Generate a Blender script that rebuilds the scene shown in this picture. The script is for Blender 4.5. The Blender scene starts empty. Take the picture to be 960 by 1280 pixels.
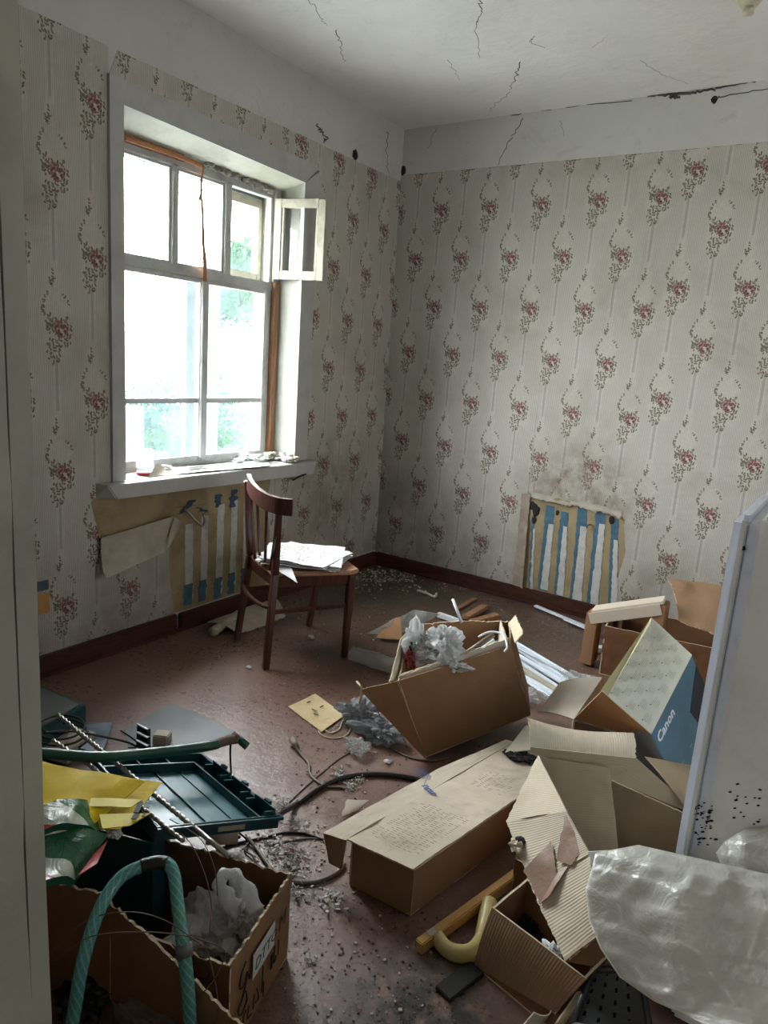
import bpy, bmesh, math, random
from mathutils import Vector, Matrix, noise, geometry
PI = math.pi
random.seed(7)
SC = bpy.context.scene
COL = SC.collection

# ------------------------------------------------------------------ camera
H = 1.5
F = 887.0
ROLL, PITCH, YAW = math.radians(4.0816), math.radians(11.919), math.radians(-32.998)
FW = Vector((math.cos(PITCH)*math.sin(YAW), math.cos(PITCH)*math.cos(YAW), -math.sin(PITCH)))
R0 = Vector((math.cos(YAW), -math.sin(YAW), 0))
U0 = R0.cross(FW)
RR = R0*math.cos(ROLL) + U0*math.sin(ROLL)
UU = -R0*math.sin(ROLL) + U0*math.cos(ROLL)
CAM = Vector((0, 0, H))
cam = bpy.data.cameras.new('camera')
cam.sensor_fit = 'HORIZONTAL'; cam.sensor_width = 36; cam.lens = 36*F/960; cam.clip_start = 0.02
camo = bpy.data.objects.new('camera', cam); COL.objects.link(camo)
M = Matrix((RR, UU, -FW)).transposed().to_4x4(); M.translation = CAM
camo.matrix_world = M
SC.camera = camo
SC.view_settings.view_transform = 'Standard'
SC.view_settings.look = 'None'
SC.view_settings.gamma = 1
SC.view_settings.use_curve_mapping = False
SC.view_settings.exposure = 1.22

# ------------------------------------------------------------------ world: bright overcast sky
w = bpy.data.worlds.new('World'); SC.world = w; w.use_nodes = True
nt = w.node_tree; nt.nodes.clear()
wo = nt.nodes.new('ShaderNodeOutputWorld'); bg = nt.nodes.new('ShaderNodeBackground')
tc = nt.nodes.new('ShaderNodeTexCoord'); sx = nt.nodes.new('ShaderNodeSeparateXYZ'); rp = nt.nodes.new('ShaderNodeValToRGB')
nt.links.new(tc.outputs['Generated'], sx.inputs[0]); nt.links.new(sx.outputs['Z'], rp.inputs[0])
rp.color_ramp.elements[0].position = 0.0; rp.color_ramp.elements[0].color = (0.96, 0.98, 1.0, 1)
rp.color_ramp.elements[1].position = 0.9; rp.color_ramp.elements[1].color = (0.97, 0.98, 1.0, 1)
nt.links.new(rp.outputs[0], bg.inputs[0]); bg.inputs[1].default_value = 24.0
nt.links.new(bg.outputs[0], wo.inputs[0])

def area(name, loc, direction, sx_, sy_, power, color=(1, 1, 1), portal=False):
    l = bpy.data.lights.new(name, 'AREA'); l.shape = 'RECTANGLE'; l.size = sx_; l.size_y = sy_
    l.energy = power; l.color = color
    o = bpy.data.objects.new(name, l); COL.objects.link(o); o.location = loc
    o.rotation_euler = Vector(direction).to_track_quat('-Z', 'Y').to_euler()
    if portal: l.cycles.is_portal = True
    return o
area('window_portal', (-3.27, 2.73, 1.64), (1, 0, 0), 1.75, 1.35, 1, portal=True)
# added soft fill lamp behind the doorway, brightening surfaces that face the camera
area('hall_fill', (-0.75, -1.55, 1.9), (0.32, 1, -0.12), 0.9, 1.6, 11, (1.0, 0.97, 0.93))

# added fill lamp in front of the solid right-hand wall, out of view
area('right_fill', (1.52, 2.4, 1.7), (-1, 0.25, -0.05), 1.1, 1.3, 12, (1.0, 0.98, 0.96))
# ------------------------------------------------------------------ pixel -> point on a real plane
def ray(x, y): return FW + RR*((x-480)/F) - UU*((y-640)/F)
def G(x, y, z=0.0): d = ray(x, y); return CAM + d*((z-H)/d.z)
def WX(x, y, X): d = ray(x, y); return CAM + d*(X/d.x)
def WY(x, y, Y): d = ray(x, y); return CAM + d*(Y/d.y)

# ------------------------------------------------------------------ materials
def newmat(name):
    m = bpy.data.materials.new(name); m.use_nodes = True
    n = m.node_tree; n.nodes.clear()
    out = n.nodes.new('ShaderNodeOutputMaterial'); b = n.nodes.new('ShaderNodeBsdfPrincipled')
    n.links.new(b.outputs[0], out.inputs[0])
    return m, n, b, out
def c4(c): return (c[0], c[1], c[2], 1)
def srgb(r, g, b):
    f = lambda v: (v/255/12.92) if v/255 <= 0.04045 else ((v/255+0.055)/1.055)**2.4
    return (f(r), f(g), f(b))
def math_n(n, op, a, b=None, c=None):
    k = n.nodes.new('ShaderNodeMath'); k.operation = op
    for i, v in enumerate((a, b, c)):
        if v is None: continue
        if isinstance(v, (int, float)): k.inputs[i].default_value = v
        else: n.links.new(v, k.inputs[i])
    return k.outputs[0]
def mixc(n, fac, a, b, blend='MIX'):
    k = n.nodes.new('ShaderNodeMix'); k.data_type = 'RGBA'; k.blend_type = blend
    if isinstance(fac, (int, float)): k.inputs[0].default_value = fac
    else: n.links.new(fac, k.inputs[0])
    for i, v in ((6, a), (7, b)):
        if isinstance(v, tuple): k.inputs[i].default_value = c4(v)
        else: n.links.new(v, k.inputs[i])
    return k.outputs[2]
def noise_n(n, vec, scale, detail=4, rough=0.6, dist=0.0):
    k = n.nodes.new('ShaderNodeTexNoise'); k.inputs['Scale'].default_value = scale
    k.inputs['Detail'].default_value = detail; k.inputs['Roughness'].default_value = rough
    k.inputs['Distortion'].default_value = dist
    if vec is not None: n.links.new(vec, k.inputs['Vector'])
    return k.outputs['Fac']
def ramp(n, v, lo, hi):
    k = n.nodes.new('ShaderNodeMapRange'); k.inputs[1].default_value = lo; k.inputs[2].default_value = hi
    n.links.new(v, k.inputs[0]); return k.outputs[0]
def bump(n, b, h, strength, dist=0.01):
    k = n.nodes.new('ShaderNodeBump'); k.inputs['Strength'].default_value = strength; k.inputs['Distance'].default_value = dist
    n.links.new(h, k.inputs['Height']); n.links.new(k.outputs[0], b.inputs['Normal'])
def geo_pos(n):
    return n.nodes.new('ShaderNodeNewGeometry').outputs['Position']

def simple(name, col, rough=0.6, metal=0.0, vary=0.12, scale=12, bmp=0.15, bscale=40, dirt=None, dirt_amt=0.35, trans=0.0, alpha=1.0, spec=0.5):
    m, n, b, o = newmat(name)
    p = n.nodes.new('ShaderNodeTexCoord').outputs['Object']
    f = noise_n(n, p, scale, 5)
    lo = tuple(max(0, v*(1-vary*1.6)) for v in col); hi = tuple(min(1, v*(1+vary*1.6)) for v in col)
    cc = mixc(n, ramp(n, f, 0.3, 0.7), lo, hi)
    if dirt:
        g = noise_n(n, p, scale*0.45+2, 8, 0.7)
        cc = mixc(n, math_n(n, 'MULTIPLY', ramp(n, g, 0.50, 0.72), dirt_amt), cc, dirt)
    n.links.new(cc, b.inputs['Base Color'])
    b.inputs['Roughness'].default_value = rough; b.inputs['Metallic'].default_value = metal
    b.inputs['Specular IOR Level'].default_value = spec
    if trans: b.inputs['Transmission Weight'].default_value = trans
    if alpha < 1: b.inputs['Alpha'].default_value = alpha
    if bmp: bump(n, b, noise_n(n, p, bscale, 6), bmp, 0.004)
    return m

def cardboard(name, col, ribs=0.0, axis='X', rough=0.82, stain=0.25, wrinkle=0.0, dark=None):
    m, n, b, o = newmat(name)
    uv = n.nodes.new('ShaderNodeUVMap').outputs[0]
    f = noise_n(n, uv, 9, 6, 0.65)
    lo = tuple(v*0.90 for v in col); hi = tuple(v*1.06 for v in col)
    cc = mixc(n, ramp(n, f, 0.35, 0.7), lo, hi)
    fib = n.nodes.new('ShaderNodeMapping'); fib.inputs['Scale'].default_value = (30, 240, 1) if axis == 'X' else (240, 30, 1)
    n.links.new(uv, fib.inputs[0])
    cc = mixc(n, math_n(n, 'MULTIPLY', noise_n(n, fib.outputs[0], 1, 3), 0.28), cc, tuple(v*0.75 for v in col))
    g = noise_n(n, uv, 5.5, 9, 0.72, 0.4)
    cc = mixc(n, math_n(n, 'MULTIPLY', ramp(n, g, 0.52, 0.72), stain), cc, dark or tuple(v*0.42 for v in col))
    h = noise_n(n, uv, 60, 5)
    if ribs:
        wv = n.nodes.new('ShaderNodeTexWave'); wv.bands_direction = axis; wv.inputs['Scale'].default_value = 1/0.0075/6.2832*6.28/3.2
        wv.inputs['Distortion'].default_value = 0.5; wv.inputs['Detail'].default_value = 1
        n.links.new(uv, wv.inputs[0])
        cc = mixc(n, math_n(n, 'MULTIPLY', wv.outputs['Fac'], 0.22*ribs), cc, tuple(v*0.55 for v in col))
        h = math_n(n, 'ADD', math_n(n, 'MULTIPLY', wv.outputs['Fac'], 1.0*ribs), math_n(n, 'MULTIPLY', h, 0.5))
    if wrinkle:
        h = math_n(n, 'ADD', h, math_n(n, 'MULTIPLY', noise_n(n, uv, 8, 3, 0.5, 1.5), 4*wrinkle))
    n.links.new(cc, b.inputs['Base Color']); b.inputs['Roughness'].default_value = rough
    b.inputs['Specular IOR Level'].default_value = 0.25
    bump(n, b, h, 0.35, 0.002)
    return m

def glass_mat(name, tint, haze, hazecol=(0.8, 0.95, 1.0)):
    m, n, b, o = newmat(name); n.nodes.remove(b)
    t = n.nodes.new('ShaderNodeBsdfTransparent'); t.inputs[0].default_value = c4(tint)
    g = n.nodes.new('ShaderNodeBsdfGlossy'); g.inputs['Roughness'].default_value = 0.03
    d = n.nodes.new('ShaderNodeBsdfTranslucent'); d.inputs[0].default_value = c4(hazecol)
    m1 = n.nodes.new('ShaderNodeMixShader'); m2 = n.nodes.new('ShaderNodeMixShader')
    lw = n.nodes.new('ShaderNodeLayerWeight'); lw.inputs[0].default_value = 0.5
    fr = math_n(n, 'ADD', 0.035, math_n(n, 'MULTIPLY', math_n(n, 'POWER', lw.outputs['Facing'], 4.0), 0.5))
    p = geo_pos(n)
    hz = math_n(n, 'MULTIPLY', ramp(n, noise_n(n, p, 4, 6, 0.65), 0.2, 0.75), haze)
    n.links.new(hz, m1.inputs[0]); n.links.new(t.outputs[0], m1.inputs[1]); n.links.new(d.outputs[0], m1.inputs[2])
    n.links.new(fr, m2.inputs[0]); n.links.new(m1.outputs[0], m2.inputs[1]); n.links.new(g.outputs[0], m2.inputs[2])
    n.links.new(m2.outputs[0], o.inputs[0])
    return m

def film_mat(name, col, alpha, rough=0.25, grain=0, spec=0.6, transl=0.35, wr=0.5):
    """milky plastic film: see-through, diffuse, translucent and glossy at once"""
    m, n, b, o = newmat(name)
    p = n.nodes.new('ShaderNodeTexCoord').outputs['Object']
    f = noise_n(n, p, 7, 7, 0.65, 0.6)
    cc = mixc(n, ramp(n, f, 0.3, 0.72), tuple(v*0.78 for v in col), col)
    n.links.new(cc, b.inputs['Base Color']); b.inputs['Roughness'].default_value = rough
    b.inputs['Specular IOR Level'].default_value = spec
    h = noise_n(n, p, 14, 6, 0.55, 0.5)
    if grain:
        wv = n.nodes.new('ShaderNodeTexWave'); wv.inputs['Scale'].default_value = grain; n.links.new(p, wv.inputs[0])
        wv2 = n.nodes.new('ShaderNodeTexWave'); wv2.bands_direction = 'Z'; wv2.inputs['Scale'].default_value = grain; n.links.new(p, wv2.inputs[0])
        h = math_n(n, 'ADD', h, math_n(n, 'MULTIPLY', math_n(n, 'ADD', wv.outputs['Fac'], wv2.outputs['Fac']), 0.012))
    bump(n, b, h, wr, 0.02)
    tr = n.nodes.new('ShaderNodeBsdfTranslucent'); n.links.new(cc, tr.inputs[0])
    tp = n.nodes.new('ShaderNodeBsdfTransparent')
    a = n.nodes.new('ShaderNodeMixShader'); a.inputs[0].default_value = transl
    n.links.new(b.outputs[0], a.inputs[1]); n.links.new(tr.outputs[0], a.inputs[2])
    c = n.nodes.new('ShaderNodeMixShader'); c.inputs[0].default_value = alpha
    n.links.new(tp.outputs[0], c.inputs[1]); n.links.new(a.outputs[0], c.inputs[2])
    n.links.new(c.outputs[0], o.inputs[0])
    return m

def wallpaper(name, wall):
    """striped paper printed with rose bouquets in a half-drop repeat (0.35 x 0.62 m)"""
    m, n, b, o = newmat(name)
    p = geo_pos(n)
    s = n.nodes.new('ShaderNodeSeparateXYZ'); n.links.new(p, s.inputs[0])
    u = s.outputs['Y'] if wall == 'left' else s.outputs['X']; v = s.outputs['Z']
    if wall == 'left':
        sw = math_n(n, 'GREATER_THAN', u, 3.2)
        u0 = math_n(n, 'ADD', 1.80, math_n(n, 'MULTIPLY', sw, 3.655-1.80-1.75+0.0))
        v0 = math_n(n, 'ADD', 2.160, math_n(n, 'MULTIPLY', sw, 1.43-2.16+0.62))
    else:
        sw = math_n(n, 'GREATER_THAN', u, -1.065)
        u0 = math_n(n, 'ADD', -1.497, math_n(n, 'MULTIPLY', sw, -0.978+1.497-0.35))
        v0 = math_n(n, 'ADD', 2.505, math_n(n, 'MULTIPLY', sw, 0.128))
    uu = math_n(n, 'DIVIDE', math_n(n, 'SUBTRACT', u, u0), 0.175)
    i = math_n(n, 'FLOOR', math_n(n, 'ADD', uu, 0.5))
    du = math_n(n, 'MULTIPLY', math_n(n, 'SUBTRACT', uu, i), 0.175)
    par = math_n(n, 'ABSOLUTE', math_n(n, 'MODULO', i, 2.0))
    vv = math_n(n, 'SUBTRACT', math_n(n, 'SUBTRACT', v, v0), math_n(n, 'MULTIPLY', par, 0.31))
    q = math_n(n, 'DIVIDE', vv, 0.62)
    dv = math_n(n, 'MULTIPLY', math_n(n, 'SUBTRACT', q, math_n(n, 'FLOOR', math_n(n, 'ADD', q, 0.60))), 0.62)   # -0.385 .. 0.235
    du0, dv0 = du, dv
    du = math_n(n, 'MULTIPLY', du, 0.84); dv = math_n(n, 'MULTIPLY', dv, 0.90)
    cv = n.nodes.new('ShaderNodeCombineXYZ'); n.links.new(du, cv.inputs[0]); n.links.new(dv, cv.inputs[1])
    L = cv.outputs[0]
    wob = noise_n(n, L, 18, 2)
    duw = math_n(n, 'ADD', du, math_n(n, 'MULTIPLY', math_n(n, 'SUBTRACT', wob, 0.5), 0.03))
    def ell(cx, cy, rx, ry, src=None):
        a = math_n(n, 'DIVIDE', math_n(n, 'SUBTRACT', src or du, cx), rx); c = math_n(n, 'DIVIDE', math_n(n, 'SUBTRACT', dv, cy), ry)
        return math_n(n, 'SQRT', math_n(n, 'ADD', math_n(n, 'MULTIPLY', a, a), math_n(n, 'MULTIPLY', c, c)))
    def inside(e, lo=0.9, hi=1.05): return ramp(n, e, hi, lo)
    def dabs(scale, la, lb, prob, regions, jitter=1.0):
        """random leaf-shaped dabs: one per Voronoi cell whose centre lies in a region"""
        k = n.nodes.new('ShaderNodeTexVoronoi'); k.voronoi_dimensions = '2D'; k.inputs['Scale'].default_value = scale
        k.inputs['Randomness'].default_value = jitter; n.links.new(L, k.inputs['Vector'])
        ps = n.nodes.new('ShaderNodeSeparateXYZ'); n.links.new(k.outputs['Position'], ps.inputs[0]); px_, py_ = ps.outputs[0], ps.outputs[1]
        cs_ = n.nodes.new('ShaderNodeSeparateColor'); n.links.new(k.outputs['Color'], cs_.inputs[0])
        dx = math_n(n, 'SUBTRACT', du, px_); dy = math_n(n, 'SUBTRACT', dv, py_)
        th = math_n(n, 'MULTIPLY', cs_.outputs[0], 3.1416); cth = math_n(n, 'COSINE', th); sth = math_n(n, 'SINE', th)
        xr = math_n(n, 'DIVIDE', math_n(n, 'ADD', math_n(n, 'MULTIPLY', dx, cth), math_n(n, 'MULTIPLY', dy, sth)), la)
        yr = math_n(n, 'DIVIDE', math_n(n, 'SUBTRACT', math_n(n, 'MULTIPLY', dy, cth), math_n(n, 'MULTIPLY', dx, sth)), lb)
        d2 = math_n(n, 'ADD', math_n(n, 'MULTIPLY', xr, xr), math_n(n, 'MULTIPLY', yr, yr))
        m_ = None
        for (cx, cy, rx, ry, inner) in regions:
            a_ = math_n(n, 'DIVIDE', math_n(n, 'SUBTRACT', px_, cx), rx); c_ = math_n(n, 'DIVIDE', math_n(n, 'SUBTRACT', py_, cy), ry)
            e_ = math_n(n, 'ADD', math_n(n, 'MULTIPLY', a_, a_), math_n(n, 'MULTIPLY', c_, c_))
            r_ = math_n(n, 'LESS_THAN', e_, 1.0)
            if inner: r_ = math_n(n, 'MULTIPLY', r_, math_n(n, 'GREATER_THAN', e_, inner))
            m_ = r_ if m_ is None else math_n(n, 'MAXIMUM', m_, r_)
        m_ = math_n(n, 'MULTIPLY', m_, math_n(n, 'LESS_THAN', cs_.outputs[1], prob))
        return math_n(n, 'MULTIPLY', m_, ramp(n, d2, 1.25, 0.75)), cs_.outputs[2]
    g1, h1 = dabs(88, 0.0085, 0.0034, 0.78, [(0.006, -0.002, 0.056, 0.040, 0.10), (-0.014, -0.072, 0.032, 0.060, 0), (0.038, -0.045, 0.018, 0.022, 0)])
    g2, h2 = dabs(100, 0.0085, 0.0032, 0.80, [(-0.004, 0.078, 0.054, 0.066, 0.62), (-0.016, 0.180, 0.011, 0.036, 0), (-0.026, 0.03, 0.02, 0.03, 0)])
    g2 = math_n(n, 'MULTIPLY', g2, ramp(n, dv, 0.245, 0.235))
    g2 = math_n(n, 'MULTIPLY', g2, math_n(n, 'SUBTRACT', 1, inside(ell(-0.002, 0.135, 0.026, 0.022))))
    green = math_n(n, 'MAXIMUM', g1, g2)
    red, hr = dabs(92, 0.0085, 0.0062, 0.97, [(0.013, 0.0, 0.030, 0.028, 0)], 0.8)
    darkc, _ = dabs(110, 0.006, 0.003, 0.6, [(0.018, -0.004, 0.026, 0.024, 0)])
    halo = inside(ell(-0.004, 0.075, 0.052, 0.085, duw), 0.75, 1.2)
    halo = math_n(n, 'MAXIMUM', halo, inside(ell(0.006, -0.03, 0.060, 0.085, duw), 0.75, 1.25))
    halo = math_n(n, 'MAXIMUM', halo, math_n(n, 'MULTIPLY', inside(ell(-0.006, 0.18, 0.026, 0.05, duw), 0.75, 1.2), 0.9))
    # central grey ribbon between two bouquets, with white borders
    adu = math_n(n, 'ABSOLUTE', math_n(n, 'ADD', du, 0.006))
    inr = math_n(n, 'MULTIPLY', math_n(n, 'LESS_THAN', dv, -0.122), 1.0)
    bord = math_n(n, 'MULTIPLY', inr, math_n(n, 'LESS_THAN', adu, 0.016))
    rib = math_n(n, 'MULTIPLY', inr, math_n(n, 'LESS_THAN', adu, 0.0055))
    rib = math_n(n, 'MULTIPLY', rib, math_n(n, 'GREATER_THAN', dv, -0.31))
    fine = n.nodes.new('ShaderNodeTexWave'); fine.inputs['Scale'].default_value = 36; fine.bands_direction = 'Y' if wall == 'left' else 'X'
    n.links.new(p, fine.inputs[0])
    base = mixc(n, fine.outputs['Fac'], srgb(170, 166, 158), srgb(198, 194, 186))
    cc = mixc(n, math_n(n, 'MULTIPLY', math_n(n, 'MULTIPLY', math_n(n, 'MAXIMUM', halo, bord), ramp(n, noise_n(n, L, 60, 3), 0.25, 0.6)), 0.48), base, srgb(204, 202, 192))
    cc = mixc(n, math_n(n, 'MULTIPLY', rib, 0.6), cc, srgb(150, 146, 142))
    cc = mixc(n, math_n(n, 'MULTIPLY', green, 0.85), cc, mixc(n, h1, srgb(74, 66, 54), srgb(132, 118, 90)))
    cc = mixc(n, math_n(n, 'MULTIPLY', red, 0.85), cc, mixc(n, hr, srgb(104, 52, 58), srgb(156, 100, 100)))
    cc = mixc(n, math_n(n, 'MULTIPLY', darkc, 0.7), cc, srgb(70, 40, 44))
    # grime: large soft stains, heavier near the floor corner and above the old radiator place
    g = noise_n(n, p, 1.6, 9, 0.68, 0.5)
    cc = mixc(n, math_n(n, 'MULTIPLY', ramp(n, g, 0.48, 0.75), 0.40), cc, srgb(112, 101, 80))
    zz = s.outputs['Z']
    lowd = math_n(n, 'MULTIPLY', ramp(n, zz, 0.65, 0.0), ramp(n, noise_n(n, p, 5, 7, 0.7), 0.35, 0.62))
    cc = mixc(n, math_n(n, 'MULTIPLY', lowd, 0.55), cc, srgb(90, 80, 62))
    if wall == 'back':
        e = n.nodes.new('ShaderNodeVectorMath'); e.operation = 'DISTANCE'; n.links.new(p, e.inputs[0]); e.inputs[1].default_value = (-1.38, 4.35, 0.72)
        st = math_n(n, 'MULTIPLY', ramp(n, e.outputs['Value'], 0.50, 0.20), ramp(n, noise_n(n, p, 9, 8, 0.7), 0.30, 0.62))
        cc = mixc(n, math_n(n, 'MULTIPLY', st, 0.75), cc, srgb(116, 98, 84))
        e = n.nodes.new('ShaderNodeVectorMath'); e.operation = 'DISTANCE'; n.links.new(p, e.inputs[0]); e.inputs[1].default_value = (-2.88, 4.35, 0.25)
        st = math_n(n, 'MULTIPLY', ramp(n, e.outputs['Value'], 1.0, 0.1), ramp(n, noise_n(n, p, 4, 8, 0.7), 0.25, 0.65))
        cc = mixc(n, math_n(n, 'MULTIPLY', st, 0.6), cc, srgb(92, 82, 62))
    else:
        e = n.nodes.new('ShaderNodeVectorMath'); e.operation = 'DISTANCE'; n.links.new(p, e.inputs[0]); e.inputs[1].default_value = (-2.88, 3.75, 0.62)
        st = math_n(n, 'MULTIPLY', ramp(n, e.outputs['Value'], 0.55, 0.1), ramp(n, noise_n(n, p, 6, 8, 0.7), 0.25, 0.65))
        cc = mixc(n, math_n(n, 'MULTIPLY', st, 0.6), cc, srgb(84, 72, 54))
    cc = mixc(n, 1.0, cc, (0.92, 0.92, 0.90), 'MULTIPLY')   # the print is old and yellow-grey all over
    n.links.new(cc, b.inputs['Base Color']); b.inputs['Roughness'].default_value = 0.75; b.inputs['Specular IOR Level'].default_value = 0.3
    h = math_n(n, 'ADD', math_n(n, 'MULTIPLY', fine.outputs['Fac'], 0.10), math_n(n, 'MULTIPLY', noise_n(n, p, 5, 5, 0.55, 0.8), 1.2))
    h = math_n(n, 'ADD', h, math_n(n, 'MULTIPLY', math_n(n, 'MAXIMUM', halo, bord), 0.06))
    bump(n, b, h, 0.5, 0.02)
    return m

def plaster(name, col, dirtcol, amt=0.35):
    m, n, b, o = newmat(name); p = geo_pos(n)
    f = noise_n(n, p, 2.2, 8, 0.62)
    cc = mixc(n, ramp(n, f, 0.3, 0.7), tuple(v*0.90 for v in col), col)
    g = noise_n(n, p, 5.5, 10, 0.75, 1.0)
    cc = mixc(n, math_n(n, 'MULTIPLY', ramp(n, g, 0.55, 0.75), amt), cc, dirtcol)
    n.links.new(cc, b.inputs['Base Color']); b.inputs['Roughness'].default_value = 0.9; b.inputs['Specular IOR Level'].default_value = 0.15
    bump(n, b, math_n(n, 'ADD', noise_n(n, p, 3, 8, 0.6), math_n(n, 'MULTIPLY', noise_n(n, p, 60, 4), 0.12)), 0.5, 0.03)
    return m

def floor_mat():
    m, n, b, o = newmat('painted_floor'); p = geo_pos(n)
    f = noise_n(n, p, 2.5, 8, 0.6)
    cc = mixc(n, ramp(n, f, 0.3, 0.7), srgb(98, 70, 58), srgb(124, 95, 82))
    g = noise_n(n, p, 1.3, 10, 0.7, 0.4)
    dust = ramp(n, g, 0.46, 0.66)
    cc = mixc(n, math_n(n, 'MULTIPLY', dust, 0.45), cc, srgb(128, 108, 94))
    k = noise_n(n, p, 55, 6, 0.75)
    cc = mixc(n, math_n(n, 'MULTIPLY', ramp(n, k, 0.60, 0.70), 0.55), cc, srgb(58, 46, 40))
    k2 = noise_n(n, p, 34, 8, 0.8)
    cc = mixc(n, math_n(n, 'MULTIPLY', ramp(n, k2, 0.63, 0.70), 0.5), cc, srgb(172, 156, 142))
    def spot(x, y, r0, r1, col, amt, sc=14, lo=0.38, hi=0.6):
        nonlocal cc
        e = n.nodes.new('ShaderNodeVectorMath'); e.operation = 'DISTANCE'; n.links.new(p, e.inputs[0]); e.inputs[1].default_value = (x, y, 0)
        st = math_n(n, 'MULTIPLY', ramp(n, e.outputs['Value'], r1, r0), ramp(n, noise_n(n, p, sc, 9, 0.75), lo, hi))
        cc = mixc(n, math_n(n, 'MULTIPLY', st, amt), cc, col)
    spot(-0.60, 1.24, 0.10, 0.34, srgb(20, 17, 17), 1.0, 16, 0.36, 0.52)
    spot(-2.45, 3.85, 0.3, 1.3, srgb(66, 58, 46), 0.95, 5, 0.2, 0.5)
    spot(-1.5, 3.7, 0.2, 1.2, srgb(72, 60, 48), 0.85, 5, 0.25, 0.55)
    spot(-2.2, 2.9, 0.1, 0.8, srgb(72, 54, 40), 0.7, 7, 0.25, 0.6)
    spot(-1.25, 1.55, 0.1, 0.35, srgb(160, 142, 130), 0.6, 26, 0.4, 0.6)
    spot(-1.45, 1.95, 0.1, 0.5, srgb(160, 140, 130), 0.35, 26, 0.4, 0.62)
    n.links.new(cc, b.inputs['Base Color'])
    rr = math_n(n, 'ADD', 0.24, math_n(n, 'MULTIPLY', math_n(n, 'ADD', dust, ramp(n, k2, 0.4, 0.7)), 0.22))
    n.links.new(rr, b.inputs['Roughness']); b.inputs['Specular IOR Level'].default_value = 0.7
    bump(n, b, math_n(n, 'ADD', noise_n(n, p, 40, 8, 0.7), math_n(n, 'MULTIPLY', noise_n(n, p, 6, 4), 2)), 0.35, 0.006)
    return m

def wood(name, dark, light, scale=3, rough=0.35, stretch=(1, 1, 0.12)):
    m, n, b, o = newmat(name)
    p = n.nodes.new('ShaderNodeTexCoord').outputs['Object']
    mp = n.nodes.new('ShaderNodeMapping'); mp.inputs['Scale'].default_value = stretch; n.links.new(p, mp.inputs[0])
    f = noise_n(n, mp.outputs[0], 60*scale/3, 6, 0.6, 0.3)
    n.links.new(mixc(n, ramp(n, f, 0.3, 0.7), dark, light), b.inputs['Base Color'])
    b.inputs['Roughness'].default_value = rough; bump(n, b, f, 0.15, 0.002)
    return m

MT = {}
MT['plaster'] = plaster('whitewash', srgb(150, 150, 144), srgb(140, 136, 124), 0.3)
MT['ceiling'] = plaster('ceiling_whitewash', srgb(230, 228, 223), srgb(150, 146, 134), 0.22)
MT['band'] = plaster('whitewash_band', srgb(198, 197, 192), srgb(128, 124, 112), 0.4)
MT['paperL'] = wallpaper('rose_wallpaper_window_wall', 'left')
MT['paperB'] = wallpaper('rose_wallpaper_back_wall', 'back')
MT['paper_back'] = simple('wallpaper_reverse', srgb(168, 160, 146), 0.85, vary=0.1, scale=8, dirt=srgb(110, 98, 80))
MT['floor'] = floor_mat()
MT['base'] = wood('brown_skirting_paint', srgb(46, 22, 15), srgb(78, 38, 26), 3, 0.45, (0.2, 0.2, 1))
MT['winpaint'] = simple('old_white_window_paint', srgb(178, 180, 178), 0.5, vary=0.07, scale=9, dirt=srgb(120, 116, 104), dirt_amt=0.5)
MT['casing'] = simple('grey_white_casing_paint', srgb(174, 175, 172), 0.5, vary=0.05, scale=7, dirt=srgb(130, 126, 116), dirt_amt=0.3)
MT['reveal'] = simple('reveal_paint', srgb(184, 184, 172), 0.6, vary=0.06, scale=7, dirt=srgb(140, 128, 104), dirt_amt=0.4)
MT['sash'] = simple('yellowed_sash_paint', srgb(172, 168, 150), 0.5, vary=0.08, scale=22, bmp=0.5, dirt=srgb(110, 100, 84), dirt_amt=0.5)
MT['outer'] = simple('weathered_outer_frame', srgb(120, 130, 134), 0.6, vary=0.08, dirt=srgb(110, 112, 108))
MT['glass'] = glass_mat('dusty_glass', (0.975, 0.98, 0.98), 0.005)
MT['glass2'] = glass_mat('dirty_hazed_glass', (0.955, 0.97, 0.972), 0.020, (0.70, 0.95, 1.0))  # besides dirt, the cyan film paints sky haze over the greenery
MT['rawwood'] = wood('raw_brown_wood', srgb(112, 76, 50), srgb(158, 118, 86), 3, 0.7, (1, 1, 0.08))
MT['foam'] = simple('grey_packing_foam', srgb(128, 126, 118), 0.9, vary=0.35, scale=30, bmp=0.8, dirt=srgb(60, 56, 50), dirt_amt=0.7)
MT['jam'] = simple('door_frame_paint', srgb(168, 170, 156), 0.55, vary=0.10, scale=5, dirt=srgb(96, 90, 74), dirt_amt=0.45)
MT['dark'] = simple('dark_gap', srgb(30, 27, 23), 0.9, vary=0.2)
MT['crack'] = simple('crack_shadow', srgb(84, 82, 75), 0.95, vary=0.3)
MT['yellow'] = simple('old_yellow_wall_paint', srgb(148, 132, 98), 0.7, vary=0.12, scale=6, dirt=srgb(104, 90, 62), dirt_amt=0.7)
MT['stripew'] = simple('white_paint_stripe', srgb(182, 182, 178), 0.7, vary=0.08, scale=20, bmp=0.5, dirt=srgb(130, 128, 126), dirt_amt=0.6)
MT['stripeb'] = simple('blue_paint_stripe', srgb(62, 98, 116), 0.7, vary=0.18, scale=20, dirt=srgb(50, 70, 80))
MT['stripedb'] = simple('dark_blue_paint', srgb(44, 66, 92), 0.7, vary=0.2, scale=20)
MT['chair'] = wood('dark_red_brown_varnish', srgb(44, 20, 14), srgb(84, 40, 28), 3, 0.28)
MT['seat'] = wood('worn_ply_seat', srgb(128, 88, 66), srgb(176, 140, 116), 3, 0.4, (1, 0.15, 1))
MT['tape_or'] = simple('orange_tape', srgb(168, 116, 76), 0.4, vary=0.1, dirt=srgb(150, 90, 50))
MT['kraft'] = cardboard('brown_kraft_board', srgb(152, 116, 84), 0, stain=0.22)
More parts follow.
